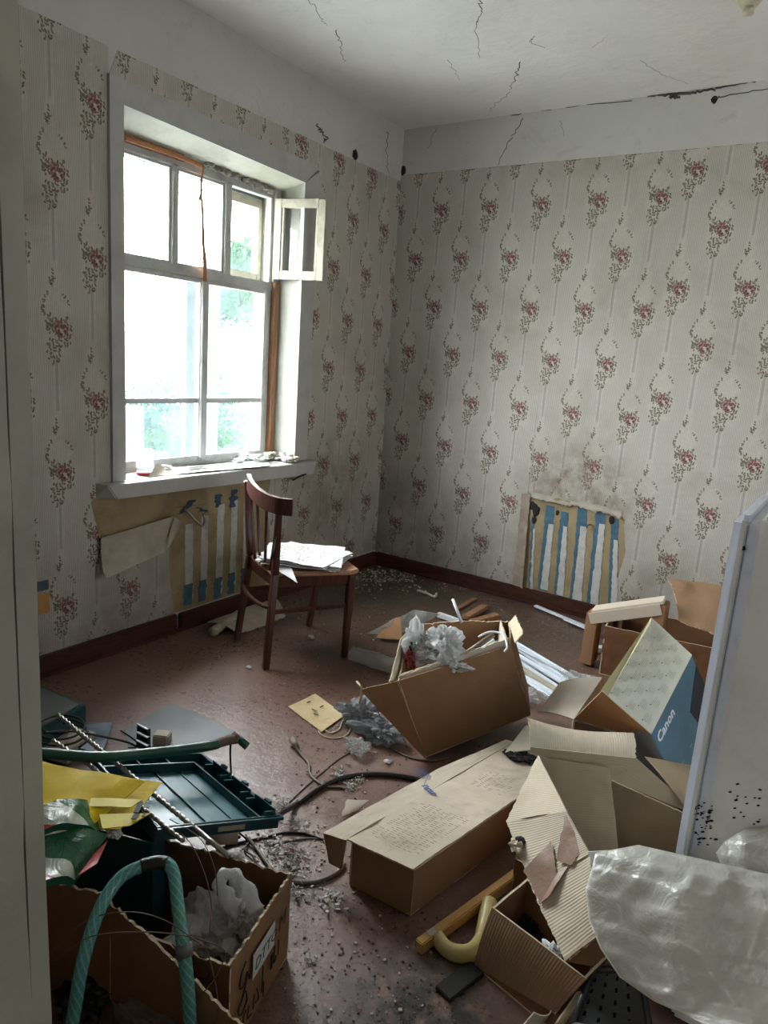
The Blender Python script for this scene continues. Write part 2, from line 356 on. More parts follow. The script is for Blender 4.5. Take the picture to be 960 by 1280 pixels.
MT['kraft_d'] = cardboard('dark_kraft_board', srgb(124, 88, 60), 0, stain=0.3)
MT['kraft_o'] = cardboard('orange_kraft_inside', srgb(166, 120, 80), 0, stain=0.15)
MT['kraft_top'] = cardboard('lit_top_board', srgb(212, 199, 178), 0, stain=0.5, dark=srgb(104, 92, 78))  # paler than the carton sides: window light on the top painted in
MT['rib_x'] = cardboard('ribbed_pale_board', srgb(212, 199, 176), 1.0, 'X', stain=0.2)
MT['rib_y'] = cardboard('ribbed_pale_board_cross', srgb(210, 197, 174), 1.0, 'Y', stain=0.2)
MT['rib_b'] = cardboard('ribbed_brown_board', srgb(152, 122, 94), 0.7, 'X', stain=0.2)
MT['olive'] = cardboard('olive_board', srgb(162, 146, 118), 0.25, 'Y', stain=0.25)
MT['pale'] = cardboard('pale_board', srgb(208, 196, 178), 0, stain=0.2)
MT['edge'] = simple('torn_board_edge', srgb(196, 180, 152), 0.9, vary=0.12, scale=60, bmp=0.6, bscale=200)
MT['bluebox'] = simple('printed_blue_board', srgb(76, 112, 130), 0.38, vary=0.12, scale=4, bmp=0.05, dirt=srgb(88, 122, 140), dirt_amt=0.4)
MT['blackprint'] = simple('black_print', srgb(34, 42, 52), 0.5, vary=0.2, scale=6)
MT['greyboard'] = simple('pale_grey_green_board', srgb(196, 198, 184), 0.55, vary=0.05, scale=8)
MT['khakiboard'] = simple('khaki_board_edge', srgb(160, 154, 116), 0.6, vary=0.05)
MT['print'] = simple('grey_print', srgb(150, 153, 142), 0.7, vary=0.1, scale=200)
MT['white'] = simple('white_lettering', srgb(210, 216, 218), 0.5, vary=0.02)
MT['blueink'] = simple('blue_ink', srgb(72, 98, 158), 0.8, vary=0.2, scale=150)
MT['ink'] = simple('black_marker_ink', srgb(34, 28, 26), 0.7, vary=0.1)
MT['greyink'] = simple('faded_dark_ink', srgb(112, 98, 80), 0.8, vary=0.2, scale=120)
MT['browntape'] = simple('brown_parcel_tape', srgb(142, 112, 92), 0.35, vary=0.08, scale=12, bmp=0.5, bscale=18)
MT['pvc'] = simple('white_pvc', srgb(214, 222, 230), 0.3, vary=0.03, dirt=srgb(170, 176, 180))
MT['paperw'] = simple('white_paper', srgb(212, 214, 214), 0.7, vary=0.05, scale=30, bmp=0.3)
MT['paperd'] = simple('dirty_paper', srgb(176, 168, 152), 0.8, vary=0.08, scale=12, bmp=0.4, dirt=srgb(130, 116, 94), dirt_amt=0.4)
MT['tan'] = simple('tan_paper', srgb(204, 182, 138), 0.75, vary=0.06, scale=8, dirt=srgb(130, 100, 70), dirt_amt=0.5)
MT['fridge'] = simple('white_enamel', srgb(222, 222, 218), 0.35, vary=0.03, scale=3, bmp=0.12, bscale=90, dirt=srgb(150, 150, 144), dirt_amt=0.35)
MT['gasket'] = simple('window_tinted_gasket', srgb(216, 221, 232), 0.25, vary=0.03, dirt=srgb(150, 154, 162))  # pale blue tone paints window light onto the door edge and seal
MT['mould'] = simple('black_mould', srgb(24, 22, 24), 0.9, vary=0.2)
MT['sack'] = film_mat('milky_woven_film', srgb(222, 222, 212), 0.88, 0.25, grain=0, transl=0.25, wr=0.7)
MT['clear'] = film_mat('clear_wrap', srgb(205, 208, 206), 0.42, 0.15, transl=0.3, wr=0.8)
MT['greyfilm'] = film_mat('grey_film', srgb(150, 156, 162), 0.72, 0.15, transl=0.3, wr=0.9)
MT['bagw'] = film_mat('white_carrier_bag', srgb(240, 241, 241), 0.93, 0.3, transl=0.45, wr=0.9)
MT['teal'] = simple('dark_teal_plastic', srgb(14, 62, 68), 0.32, vary=0.08, scale=5, bmp=0.06, dirt=srgb(70, 100, 106), dirt_amt=0.25)
MT['tealfloor'] = simple('dusty_teal_reflection', srgb(52, 104, 112), 0.28, vary=0.08, scale=5, bmp=0.04, dirt=srgb(120, 150, 154), dirt_amt=0.3)  # lighter bluish copy of the teal: window reflection painted in, plus dust
MT['hose'] = None
MT['green'] = simple('green_tube', srgb(28, 84, 66), 0.35, vary=0.1, dirt=srgb(60, 90, 80))
MT['steel'] = simple('drill_steel', srgb(168, 164, 156), 0.32, 0.85, vary=0.1)
MT['black'] = simple('black_plastic', srgb(20, 21, 23), 0.4, vary=0.2)
MT['blackd'] = simple('black_crate_plastic', srgb(40, 41, 42), 0.5, vary=0.15)
MT['yellowp'] = simple('yellow_envelope', srgb(206, 178, 12), 0.6, vary=0.08, scale=6, bmp=0.25, bscale=14, spec=0.12)
MT['yellowi'] = simple('pale_yellow_paper', srgb(232, 214, 84), 0.55, vary=0.04, scale=6)
MT['greenbag'] = None
MT['redp'] = simple('red_plastic', srgb(170, 50, 54), 0.4, vary=0.15)
MT['bluep'] = simple('dull_blue_plastic', srgb(66, 88, 108), 0.45, vary=0.2, scale=9)
MT['greysheet'] = simple('grey_linoleum', srgb(92, 96, 98), 0.4, vary=0.1, scale=6, dirt=srgb(130, 128, 124), dirt_amt=0.4)
MT['cable'] = simple('black_cable', srgb(26, 25, 26), 0.4, vary=0.1)
MT['cableg'] = simple('grey_brown_cable', srgb(112, 100, 88), 0.5, vary=0.1)
MT['wire'] = simple('brown_wire', srgb(92, 72, 62), 0.4, vary=0.1)
MT['levelw'] = simple('yellow_varnished_wood', srgb(186, 144, 82), 0.4, vary=0.1, scale=9)
MT['levelh'] = simple('cream_handle', srgb(196, 178, 118), 0.4, vary=0.1)
MT['brownr'] = simple('brown_rag', srgb(112, 92, 80), 0.8, vary=0.2)
MT['fluff'] = simple('white_fluff', srgb(196, 192, 188), 0.95, vary=0.1, scale=60)
MT['crumb'] = simple('plaster_crumb', srgb(176, 166, 154), 0.95, vary=0.15, scale=60)
MT['grit'] = simple('dark_grit', srgb(48, 38, 32), 0.95, vary=0.15, scale=60)
MT['leafA'] = film_mat('leaf_green', (0.008, 0.027, 0.008), 1.0, 0.9, transl=0.5, wr=0.1, spec=0.02)
MT['leafB'] = film_mat('leaf_blue_green', (0.009, 0.028, 0.017), 1.0, 0.9, transl=0.5, wr=0.1, spec=0.02)
MT['bark'] = simple('bark', (0.12, 0.10, 0.08), 0.9)
MT['grass'] = simple('bounce_ground', (0.36, 0.37, 0.34), 0.9, vary=0.1, scale=3)  # ground made paler than grass to bounce daylight up to the ceiling
MT['porch'] = simple('blue_grey_porch_paint', srgb(38, 47, 60), 0.7, vary=0.06)
MT['jarglass'] = glass_mat('jar_glass', (0.93, 0.95, 0.95), 0.16, (0.55, 0.62, 0.66))
MT['redlid'] = simple('red_lid', srgb(176, 40, 50), 0.35)
MT['ceramic'] = simple('yellowed_ceramic', srgb(190, 184, 160), 0.35)

def hose_mat():
    m, n, b, o = newmat('braided_teal_hose')
    uv = n.nodes.new('ShaderNodeUVMap').outputs[0]
    s = n.nodes.new('ShaderNodeSeparateXYZ'); n.links.new(uv, s.inputs[0])
    a = math_n(n, 'FRACT', math_n(n, 'ADD', math_n(n, 'MULTIPLY', s.outputs[0], 45.0), math_n(n, 'MULTIPLY', s.outputs[1], 6.0)))
    c = math_n(n, 'FRACT', math_n(n, 'SUBTRACT', math_n(n, 'MULTIPLY', s.outputs[0], 45.0), math_n(n, 'MULTIPLY', s.outputs[1], 6.0)))
    k = math_n(n, 'MAXIMUM', math_n(n, 'LESS_THAN', a, 0.3), math_n(n, 'MULTIPLY', math_n(n, 'LESS_THAN', c, 0.2), 0.5))
    n.links.new(mixc(n, math_n(n, 'MULTIPLY', k, 0.55), srgb(78, 138, 132), srgb(134, 182, 172)), b.inputs['Base Color'])
    b.inputs['Roughness'].default_value = 0.22
    return m
MT['hose'] = hose_mat()
def greenbag_mat():
    m, n, b, o = newmat('green_white_red_print_film')
    p = n.nodes.new('ShaderNodeTexCoord').outputs['Object']
    mp = n.nodes.new('ShaderNodeMapping'); mp.inputs['Rotation'].default_value = (0.2, 0.3, 0.9); n.links.new(p, mp.inputs[0])
    s = n.nodes.new('ShaderNodeSeparateXYZ'); n.links.new(mp.outputs[0], s.inputs[0])
    q = math_n(n, 'FRACT', math_n(n, 'ADD', math_n(n, 'MULTIPLY', s.outputs[0], 5.0), math_n(n, 'MULTIPLY', noise_n(n, p, 5, 2), 0.9)))
    cc = mixc(n, math_n(n, 'GREATER_THAN', q, 0.55), srgb(34, 92, 60), srgb(168, 176, 160))
    cc = mixc(n, math_n(n, 'GREATER_THAN', q, 0.90), cc, srgb(160, 40, 46))
    n.links.new(cc, b.inputs['Base Color']); b.inputs['Roughness'].default_value = 0.25
    bump(n, b, noise_n(n, p, 16, 5, 0.5, 1.5), 0.7, 0.02)
    return m
MT['greenbag'] = greenbag_mat()

# ------------------------------------------------------------------ mesh helpers
def tag(o, label=None, cat=None, group=None, kind=None):
    if label: o['label'] = label
    if cat: o['category'] = cat
    if group: o['group'] = group
    if kind: o['kind'] = kind
    return o
def thing(name, label, cat, loc, group=None, kind=None):
    o = bpy.data.objects.new(name, None); o.empty_display_size = 0.1
    o.location = Vector(loc); COL.objects.link(o)
    return tag(o, label, cat, group, kind)
def worldloc(o):
    v = Vector((0, 0, 0))
    while o: v = v + o.location; o = o.parent
    return v
def mk(name, verts, faces, mat, parent=None, smooth=False, uvs=None, mats=None, fmat=None, origin=None):
    verts = [Vector(v) for v in verts]
    base = worldloc(parent) if parent else Vector((0, 0, 0))
    if origin is None:
        if parent: origin = base
        else:
            origin = sum(verts, Vector())/len(verts); origin.z = min(v.z for v in verts)
    me = bpy.data.meshes.new(name)
    me.from_pydata([v-origin for v in verts], [], faces)
    if mats:
        for m_ in mats: me.materials.append(m_)
        if fmat: me.polygons.foreach_set('material_index', fmat)
    else: me.materials.append(mat)
    if uvs is not None:
        ul = me.uv_layers.new(name='UVMap')
        for l in me.loops: ul.data[l.index].uv = uvs[l.vertex_index]
    if smooth: me.polygons.foreach_set('use_smooth', [True]*len(me.polygons))
    me.update()
    o = bpy.data.objects.new(name, me); COL.objects.link(o)
    if parent: o.parent = parent; o.location = origin-base
    else: o.location = origin
    return o
class MB:
    def __init__(s): s.v = []; s.f = []
    def add(s, v, f):
        k = len(s.v); s.v += [Vector(a) for a in v]; s.f += [tuple(i+k for i in g) for g in f]; return s
    def box(s, c, d, rot=None):
        c = Vector(c); R_ = rot or Matrix.Identity(3)
        v = [c + R_ @ Vector((x*d[0]/2, y*d[1]/2, z*d[2]/2)) for x in (-1, 1) for y in (-1, 1) for z in (-1, 1)]
        return s.add(v, [(0, 1, 3, 2), (4, 6, 7, 5), (0, 4, 5, 1), (2, 3, 7, 6), (0, 2, 6, 4), (1, 5, 7, 3)])
    def bb(s, a, b): # min,max corners
        a = Vector(a); b = Vector(b); return s.box((a+b)/2, b-a)
    def hexa(s, p): # 8 points: bottom 4 loop, top 4 loop
        return s.add(p, [(0, 3, 2, 1), (4, 5, 6, 7), (0, 1, 5, 4), (1, 2, 6, 5), (2, 3, 7, 6), (3, 0, 4, 7)])
    def bar(s, a, b, w_, h_, up=(0, 0, 1)):
        a = Vector(a); b = Vector(b); d = (b-a); L = d.length; d.normalize()
        sd = d.cross(Vector(up)).normalized(); u = sd.cross(d)
        R_ = Matrix((sd, d, u)).transposed()
        return s.box((a+b)/2, (w_, L, h_), R_)
    def taper(s, a, b, w0, h0, w1, h1, side=(1, 0, 0)):
        a = Vector(a); b = Vector(b); d = (b-a).normalized(); sd = Vector(side); sd = (sd-d*sd.dot(d)).normalized(); u = d.cross(sd)
        q = lambda c, w_, h_: [c-sd*w_/2-u*h_/2, c+sd*w_/2-u*h_/2, c+sd*w_/2+u*h_/2, c-sd*w_/2+u*h_/2]
        return s.hexa(q(a, w0, h0)+q(b, w1, h1))
    def build(s, name, mat, parent=None, smooth=False, bevel=0, **k):
        o = mk(name, s.v, s.f, mat, parent, smooth, **k)
        bm = bmesh.new(); bm.from_mesh(o.data); bmesh.ops.recalc_face_normals(bm, faces=bm.faces)
        if bevel: bmesh.ops.bevel(bm, geom=list(bm.edges), offset=bevel, segments=2, affect='EDGES', clamp_overlap=True)
        bm.to_mesh(o.data); bm.free()
        return o
def catmull(pts, n=8, closed=False):
    P = [Vector(p) for p in pts]; out = []
    N = len(P)
    for i in range(N-1):
        p0 = P[max(i-1, 0)]; p1 = P[i]; p2 = P[i+1]; p3 = P[min(i+2, N-1)]
        for j in range(n):
            t = j/n
            out.append(0.5*((2*p1)+(-p0+p2)*t+(2*p0-5*p1+4*p2-p3)*t*t+(-p0+3*p1-3*p2+p3)*t**3))
    out.append(P[-1]); return out
def tube(name, pts, r, mat, parent=None, n=8, seg=10, smooth_path=True, radii=None, sect=None, twist=0.0, flat=None, mb=None):
    path = catmull(pts, n) if smooth_path and len(pts) > 2 else [Vector(p) for p in pts]
    verts = []; faces = []; uvs = []
    up = Vector((0, 0, 1)); prev = None; dist = 0
    for i, p in enumerate(path):
        d = (path[min(i+1, len(path)-1)]-path[max(i-1, 0)])
        if d.length < 1e-9: d = Vector((0, 0, 1))
        d.normalize()
        if prev is None:
            a = d.cross(up) if abs(d.dot(up)) < 0.95 else d.cross(Vector((1, 0, 0)))
        else: a = prev - d*prev.dot(d)
        a.normalize(); prev = a; b = d.cross(a)
        if i: dist += (p-path[i-1]).length
        rr = r if radii is None else radii[0]+(radii[1]-radii[0])*i/(len(path)-1)
        for k in range(seg):
            th = 2*PI*k/seg
            q = rr*(sect(th) if sect else 1)
            th2 = th+twist*dist
            verts.append(p+a*math.cos(th2)*q*(flat or 1)+b*math.sin(th2)*q); uvs.append((dist, k/seg))
    for i in range(len(path)-1):
        for k in range(seg):
            k2 = (k+1) % seg
            faces.append((i*seg+k, i*seg+k2, (i+1)*seg+k2, (i+1)*seg+k))
    faces.append(tuple(range(seg-1, -1, -1))); faces.append(tuple((len(path)-1)*seg+k for k in range(seg)))
    if mb is not None: mb.add(verts, faces); return mb
    return mk(name, verts, faces, mat, parent, smooth=True, uvs=uvs)
def lathe(name, prof, loc, mat, parent=None, seg=20, rot=None, squash=(1, 1)):
    v = []; f = []; R_ = rot or Matrix.Identity(3); loc = Vector(loc)
    for r, z in prof:
        for k in range(seg):
            a = 2*PI*k/seg; v.append(loc+R_ @ Vector((r*math.cos(a)*squash[0], r*math.sin(a)*squash[1], z)))
    for i in range(len(prof)-1):
        for k in range(seg):
            k2 = (k+1) % seg; f.append((i*seg+k, i*seg+k2, (i+1)*seg+k2, (i+1)*seg+k))
    f.append(tuple(range(seg-1, -1, -1))); f.append(tuple((len(prof)-1)*seg+k for k in range(seg)))
    return mk(name, v, f, mat, parent, smooth=True)
def fbm(p, s): return noise.noise(Vector(p)*s)
def panel(name, P, mat, parent=None, t=0.005, nx=10, ny=10, bend=0.0, bendv=0.0, rough=0.0, rag=(), ragamp=0.006, seed=0, edge=None, flip=False, smooth=True, tri=None, backmat=None):
    """quad sheet p00,p10,p11,p01 with real thickness; bend bows it, rag=(0..3) tears edges (0: v=0,1: u=1,2: v=1,3: u=0)"""
    p = [Vector(q) for q in P]
    nrm = (p[1]-p[0]).cross(p[3]-p[0]).normalized()
    if nrm.length < 0.5: nrm = (p[2]-p[0]).cross(p[3]-p[0]).normalized()
    if flip: nrm = -nrm
    Lu = ((p[1]-p[0]).length+(p[2]-p[3]).length)/2; Lv = ((p[3]-p[0]).length+(p[2]-p[1]).length)/2
    if rag: nx = max(nx, int(Lu/0.008)); ny = max(ny, int(Lv/0.008))
    nx = min(nx, 46); ny = min(ny, 46)
    rnd = random.Random(seed)
    def jit(a, side): return (noise.noise(Vector((a*60, seed*3.7+side*9, 0.5)))+0.6*noise.noise(Vector((a*170, seed*1.7+side*5, 2.5))))*ragamp
    top = []; bot = []; uvs = []
    for j in range(ny+1):
        for i in range(nx+1):
            u = i/nx; v = j/ny
            uu, vv = u, v
            if 3 in rag and i == 0: uu += abs(jit(v*Lv, 3))/Lu
            if 1 in rag and i == nx: uu -= abs(jit(v*Lv, 1))/Lu
            if 0 in rag and j == 0: vv += abs(jit(u*Lu, 0))/Lv
            if 2 in rag and j == ny: vv -= abs(jit(u*Lu, 2))/Lv
            q = p[0].lerp(p[1], uu).lerp(p[3].lerp(p[2], uu), vv)
            off = bend*4*u*(1-u)+bendv*4*v*(1-v)
            if rough: off += rough*(noise.noise(q*6+Vector((seed, 0, 0)))*1.0+0.45*noise.noise(q*19+Vector((seed, 3, 0))))
            top.append(q+nrm*(off)); bot.append(q+nrm*(off-t)); uvs.append((uu*Lu+seed*0.37, vv*Lv+seed*0.21))
    N = (nx+1)*(ny+1); f = []; fm = []
    for j in range(ny):
        for i in range(nx):
            a = j*(nx+1)+i; b = a+1; c = b+nx+1; d = a+nx+1
            f.append((a, b, c, d)); fm.append(0); f.append((a+N, d+N, c+N, b+N)); fm.append(2 if backmat else 0)
    ring = [i for i in range(nx+1)]+[j*(nx+1)+nx for j in range(1, ny+1)]+[ny*(nx+1)+i for i in range(nx-1, -1, -1)]+[j*(nx+1) for j in range(ny-1, 0, -1)]
    for k in range(len(ring)):
        a = ring[k]; b = ring[(k+1) % len(ring)]
        f.append((a, a+N, b+N, b)); fm.append(1)
    return mk(name, top+bot, f, mat, parent, smooth=False, uvs=uvs+uvs, mats=[mat, edge or MT['edge']]+([backmat] if backmat else []), fmat=fm)
def flatpoly(name, pts, n, t, mat, parent=None, **k):
    """polygon plate from a loop of coplanar 3D points, extruded t along n"""
    n = Vector(n).normalized(); P = [Vector(p) for p in pts]
    tri = geometry.tessellate_polygon([P])
    N = len(P); v = [p+n*t for p in P]+P
    f = [tuple(a) for a in tri]+[tuple(x+N for x in reversed(a)) for a in tri]+[(i, (i+1) % N, (i+1) % N+N, i+N) for i in range(N)]
    o = mk(name, v, f, mat, parent, **k)
    bm = bmesh.new(); bm.from_mesh(o.data); bmesh.ops.recalc_face_normals(bm, faces=bm.faces); bm.to_mesh(o.data); bm.free()
    return o
def crumple(name, c, size, mat, parent=None, seed=0, sub=3, amp=0.45, sq=(1, 1, 0.5), sharp=2.0, floor=None, rotz=0.0):
    bm = bmesh.new(); bmesh.ops.create_icosphere(bm, subdivisions=sub, radius=1)
    c = Vector(c); vs = []
    rz = Matrix.Rotation(rotz, 3, 'Z')
    for v in bm.verts:
        d = v.co.normalized(); s = Vector((seed*7.1, seed*3.3, 0))
        k = 1+amp*(noise.noise(d*1.6+s)+0.7*abs(noise.noise(d*sharp*1.7+s))-0.5*abs(noise.noise(d*sharp*3.4+s))+0.25*noise.noise(d*sharp*7+s))
        q = rz @ Vector((d.x*sq[0], d.y*sq[1], d.z*sq[2]))*k*size
        q = c+q
        if floor is not None: q.z = max(q.z, floor+0.0005)
        vs.append(q)
    fs = [tuple(v.index for v in f.verts) for f in bm.faces]; bm.free()
    return mk(name, vs, fs, mat, parent, smooth=False)
def text(name, s, size, loc, xdir, ydir, mat, parent, shear=0.0, ext=0.0004, bold=0.0, align='LEFT'):
    cu = bpy.data.curves.new(name, 'FONT'); cu.body = s; cu.size = size; cu.extrude = ext; cu.shear = shear; cu.offset = bold; cu.align_x = align
    cu.resolution_u = 2
    o = bpy.data.objects.new(name+'_t', cu); COL.objects.link(o)
    dg = bpy.context.evaluated_depsgraph_get(); me = bpy.data.meshes.new_from_object(o.evaluated_get(dg)); COL.objects.unlink(o); bpy.data.objects.remove(o)
    X = Vector(xdir).normalized(); Yv = Vector(ydir); Yv = (Yv-X*Yv.dot(X)).normalized(); Z = X.cross(Yv)
    R_ = Matrix((X, Yv, Z)).transposed(); loc = Vector(loc)
    for v in me.vertices: v.co = R_ @ v.co + loc - (worldloc(parent) if parent else Vector())
    me.materials.clear(); me.materials.append(mat)
    q = bpy.data.objects.new(name, me); COL.objects.link(q)
    if parent: q.parent = parent
    return q
def strokes(name, lines, r, mat, parent):
    """hand-drawn marks: short flat tubes along 3D polylines, as one piece of writing"""
    mb = MB()
    for l in lines: tube('s', l, r, None, n=4, seg=4, mb=mb)
    return tag(mb.build(name, mat, parent), kind='stuff')

# ================================================================== SETTING
XL, YB, ZC = -2.882, 4.355, 3.04
mk('floor', [(-3.4, -2.0, 0), (2.0, -2.0, 0), (2.0, 4.9, 0), (-3.4, 4.9, 0), (-3.4, -2.0, -0.1), (2.0, -2.0, -0.1), (2.0, 4.9, -0.1), (-3.4, 4.9, -0.1)],
   [(0, 1, 2, 3), (7, 6, 5, 4), (0, 4, 5, 1), (1, 5, 6, 2), (2, 6, 7, 3), (3, 7, 4, 0)], MT['floor'])['kind'] = 'structure'
ceiling = tag(MB().bb((-3.4, -2.0, ZC), (2.0, 4.9, ZC+0.15)).build('ceiling', MT['ceiling']), kind='structure')
HY0, HY1, HZ0, HZ1 = 2.12, 3.344, 0.835, 2.505
mb = MB()
mb.bb((-3.22, 0.1, 0), (XL, HY0, ZC)); mb.bb((-3.22, HY1, 0), (XL, 4.9, ZC))
mb.bb((-3.22, HY0, 0), (XL, HY1, HZ0)); mb.bb((-3.22, HY0, HZ1), (XL, HY1, ZC))
wall_left = tag(mb.build('wall_left', MT['band']), kind='structure')
wall_back = tag(MB().bb((XL, YB, 0), (1.75, YB+0.4, ZC)).build('wall_back', MT['band']), kind='structure')
mb = MB(); mb.bb((1.6, 0.1, 0), (2.0, YB, ZC))
tag(mb.build('wall_right', MT['plaster']), kind='structure')
mb = MB(); mb.bb((XL, 0.12, 0), (-0.56, 0.28, ZC)); mb.bb((0.50, 0.12, 0), (1.6, 0.28, ZC)); mb.bb((-0.56, 0.12, 2.2), (0.50, 0.28, ZC))
tag(mb.build('wall_front', MT['plaster']), kind='structure')
tag(MB().bb((-1.3, -2.0, 0), (-1.2, 0.12, ZC)).build('wall_hall_left', MT['plaster']), kind='structure')
tag(MB().bb((1.6, -2.0, 0), (1.7, 0.12, ZC)).build('wall_hall_right', MT['plaster']), kind='structure')
tag(MB().bb((-1.3, -2.1, 0), (1.7, -2.0, ZC)).build('wall_hall_back', MT['plaster']), kind='structure')

# door frame at the left edge of the picture: reveal board, stop moulding and a ragged gap between them
door = thing('door_1', None, None, (-0.5, 0.2, 0), kind='structure')
def vboard(y0, y1, x, t, name, seed, amp=0.003):
    v = []; f = []; n = 60
    for j in range(n+1):
        z = 2.2*j/n
        e = amp*(noise.noise(Vector((z*5, seed, 0)))+0.7*noise.noise(Vector((z*17, seed, 4))))
        v += [(x-t, y0, z), (x, y0, z), (x, y1+e, z), (x-t, y1+e, z)]
    for j in range(n):
        a = j*4
        for k in range(4): f.append((a+k, a+(k+1) % 4, a+4+(k+1) % 4, a+4+k))
    f += [(3, 2, 1, 0), (n*4, n*4+1, n*4+2, n*4+3)]
    return mk(name, v, f, MT['jam'], door)
vboard(0.2742, 0.2905, -0.5, 0.06, 'frame_board', 3, 0.0011)
vboard(0.09, 0.2722, -0.498, 0.062, 'frame_board', 5, 0.0026)
MB().bb((-0.53, 0.262, 0), (-0.5065, 0.279, 2.2)).build('frame_gap', MT['dark'], door)
MB().bb((0.44, 0.09, 0), (0.50, 0.2905, 2.2)).build('frame_board', MT['jam'], door)
MB().bb((-0.56, 0.09, 2.14), (0.50, 0.2905, 2.2)).build('frame_head', MT['jam'], door)

# ---- skirting boards
def bpx(px, py, X): p = WX(px, py, X); return p
bl = thing('baseboard_left', None, None, (XL, 2.3, 0), kind='structure')
MB().bb((XL, 0.3, 0), (XL+0.028, 2.44, 0.10)).build('skirting_board', MT['base'], bl, bevel=0.006)
MB().bb((XL, 2.46, 0), (XL+0.034, 4.33, 0.095)).build('skirting_board', MT['base'], bl, bevel=0.006)
MB().bb((XL+0.028, 0.3, 0), (XL+0.044, 4.3, 0.022)).build('quarter_round', MT['base'], bl, bevel=0.005)
bb = thing('baseboard_back', None, None, (-1, YB, 0), kind='structure')
MB().bar((XL+0.03, YB-0.016, 0.048), (1.6, YB-0.016, 0.048), 0.030, 0.092).build('skirting_board', MT['base'], bb, bevel=0.006)
MB().bar((XL+0.05, YB-0.04, 0.012), (1.6, YB-0.04, 0.012), 0.022, 0.022).build('quarter_round', MT['base'], bb, bevel=0.005)

# ---- wallpaper sheets
def ragline(a, b, n, amp, seed, ax):
    """jittered points from a to b (excluding b)"""
    out = []
    for i in range(n):
        t = i/n; q = Vector(a).lerp(Vector(b), t)
        if i: 
            j = amp*(noise.noise(Vector((i*0.9, seed, 0)))+0.5*noise.noise(Vector((i*2.3, seed, 5))))
            q[ax] += j
        out.append(q)
    return out
PT = 2.712
def Lp(y, z): return Vector((XL, y, z))
def Lw(px, py): q = WX(px, py, XL); return Vector((XL, q.y, q.z))
def Bw(px, py): q = WY(px, py, YB); return Vector((q.x, YB, q.z))
def sheet_left(pts, seed, mat=None, name='wallpaper', t=0.003):
    return flatpoly(name, pts, (1, 0, 0), t, mat or MT['paperL'], wall_left)
# one long strip left of the window (torn along the exposed patch), one above, one at the right
edgeL = [Lw(113, 628), Lw(118, 650), Lw(127, 677), Lw(125, 690), Lw(131, 722)]
low = ragline(Lp(0.3, 0.088), Lp(2.46, 0.088), 60, 0.012, 1, 2)
pts = low + [Lw(217, 768), Lw(213, 735), Lw(211, 700), Lw(212, 672), Lw(175, 668), Lw(131, 700), Lw(127, 677), Lw(118, 650), Lw(113, 628)] + [Lp(2.06, 0.86), Lp(2.06, 2.64)] + ragline(Lp(2.06, PT), Lp(0.3, PT), 40, 0.003, 2, 2) + [Lp(0.3, PT)]
sheet_left(pts, 1)
sheet_left([Lp(2.06, 2.595), Lp(3.46, 2.575), Lp(3.46, PT-0.02)] + ragline(Lp(3.46, PT+0.002), Lp(2.06, PT), 30, 0.005, 6, 2), 2)
pr = [Lw(316, 742), Lw(313, 700), Lw(318, 660), Lw(312, 625), Lw(330, 606)]
pts = ragline(Lp(3.20, 0.10), Lp(4.352, 0.10), 30, 0.016, 8, 2) + [Lp(4.352, 0.10), Lp(4.352, PT)] + ragline(Lp(4.352, PT), Lp(3.46, PT), 24, 0.006, 9, 2) + [Lp(3.46, PT), Lp(3.46, 0.84), Lp(3.35, 0.80), Lp(3.16, 0.78), Lp(3.13, 0.62), Lp(3.17, 0.4), Lp(3.15, 0.25)]
sheet_left(pts, 3)
# back wall: strips with a hole where the radiator hung
hole = [Bw(662, 616), Bw(700, 622), Bw(740, 630), Bw(778, 640), Bw(781, 680), Bw(778, 720), Bw(768, 772)]
zt0 = Bw(488, 221).z; zt1 = Bw(955, 178).z
lf = ragline(Vector((XL, YB, 0.095)), Vector((-1.745, YB, 0.085)), 40, 0.016, 11, 2) + [Vector((-1.745, YB, 0.085))] + [Bw(650, 700), Bw(655, 650), Bw(660, 616)]
def sb(pts, t=0.003, mat=None, name='wallpaper'): return flatpoly(name, pts, (0, -1, 0), t, mat or MT['paperB'], wall_back)
yb_ = lambda x, z: Vector((x, YB, z))
zz = lambda x: zt0+(zt1-zt0)*(x-XL)/2.2
hx0, hx1 = Bw(661, 617).x, Bw(779, 640).x
sb([yb_(XL, 0.09)] + lf[1:] + [yb_(hx0, zz(hx0))] + ragline(yb_(hx0, zz(hx0)), yb_(XL, zz(XL)), 30, 0.004, 12, 2)[1:] + [yb_(XL, zz(XL))])
topz = Bw(661, 616).z
sb(ragline(yb_(hx0, topz), yb_(hx1, Bw(779, 640).z+0.0), 22, 0.022, 13, 2) + [yb_(hx1, Bw(779, 640).z), yb_(hx1, zz(hx1))] + [yb_(-1.065, zz(-1.065)) if False else yb_(hx1, zz(hx1))][:0] + [yb_(hx0, zz(hx0))])
sb([yb_(hx1, 0.11), yb_(hx1+0.02, 0.09)] + ragline(yb_(hx1+0.03, 0.09), yb_(1.6, 0.09), 50, 0.010, 14, 2) + [yb_(1.6, 0.09), yb_(1.6, zz(0.5))] + [yb_(0.5, zz(0.5))] + ragline(yb_(0.5, zz(0.5)), yb_(hx1, zz(hx1)), 30, 0.004, 15, 2)[1:] + [yb_(hx1, zz(hx1)), Bw(779, 640), Bw(782, 690)], t=0.0035)
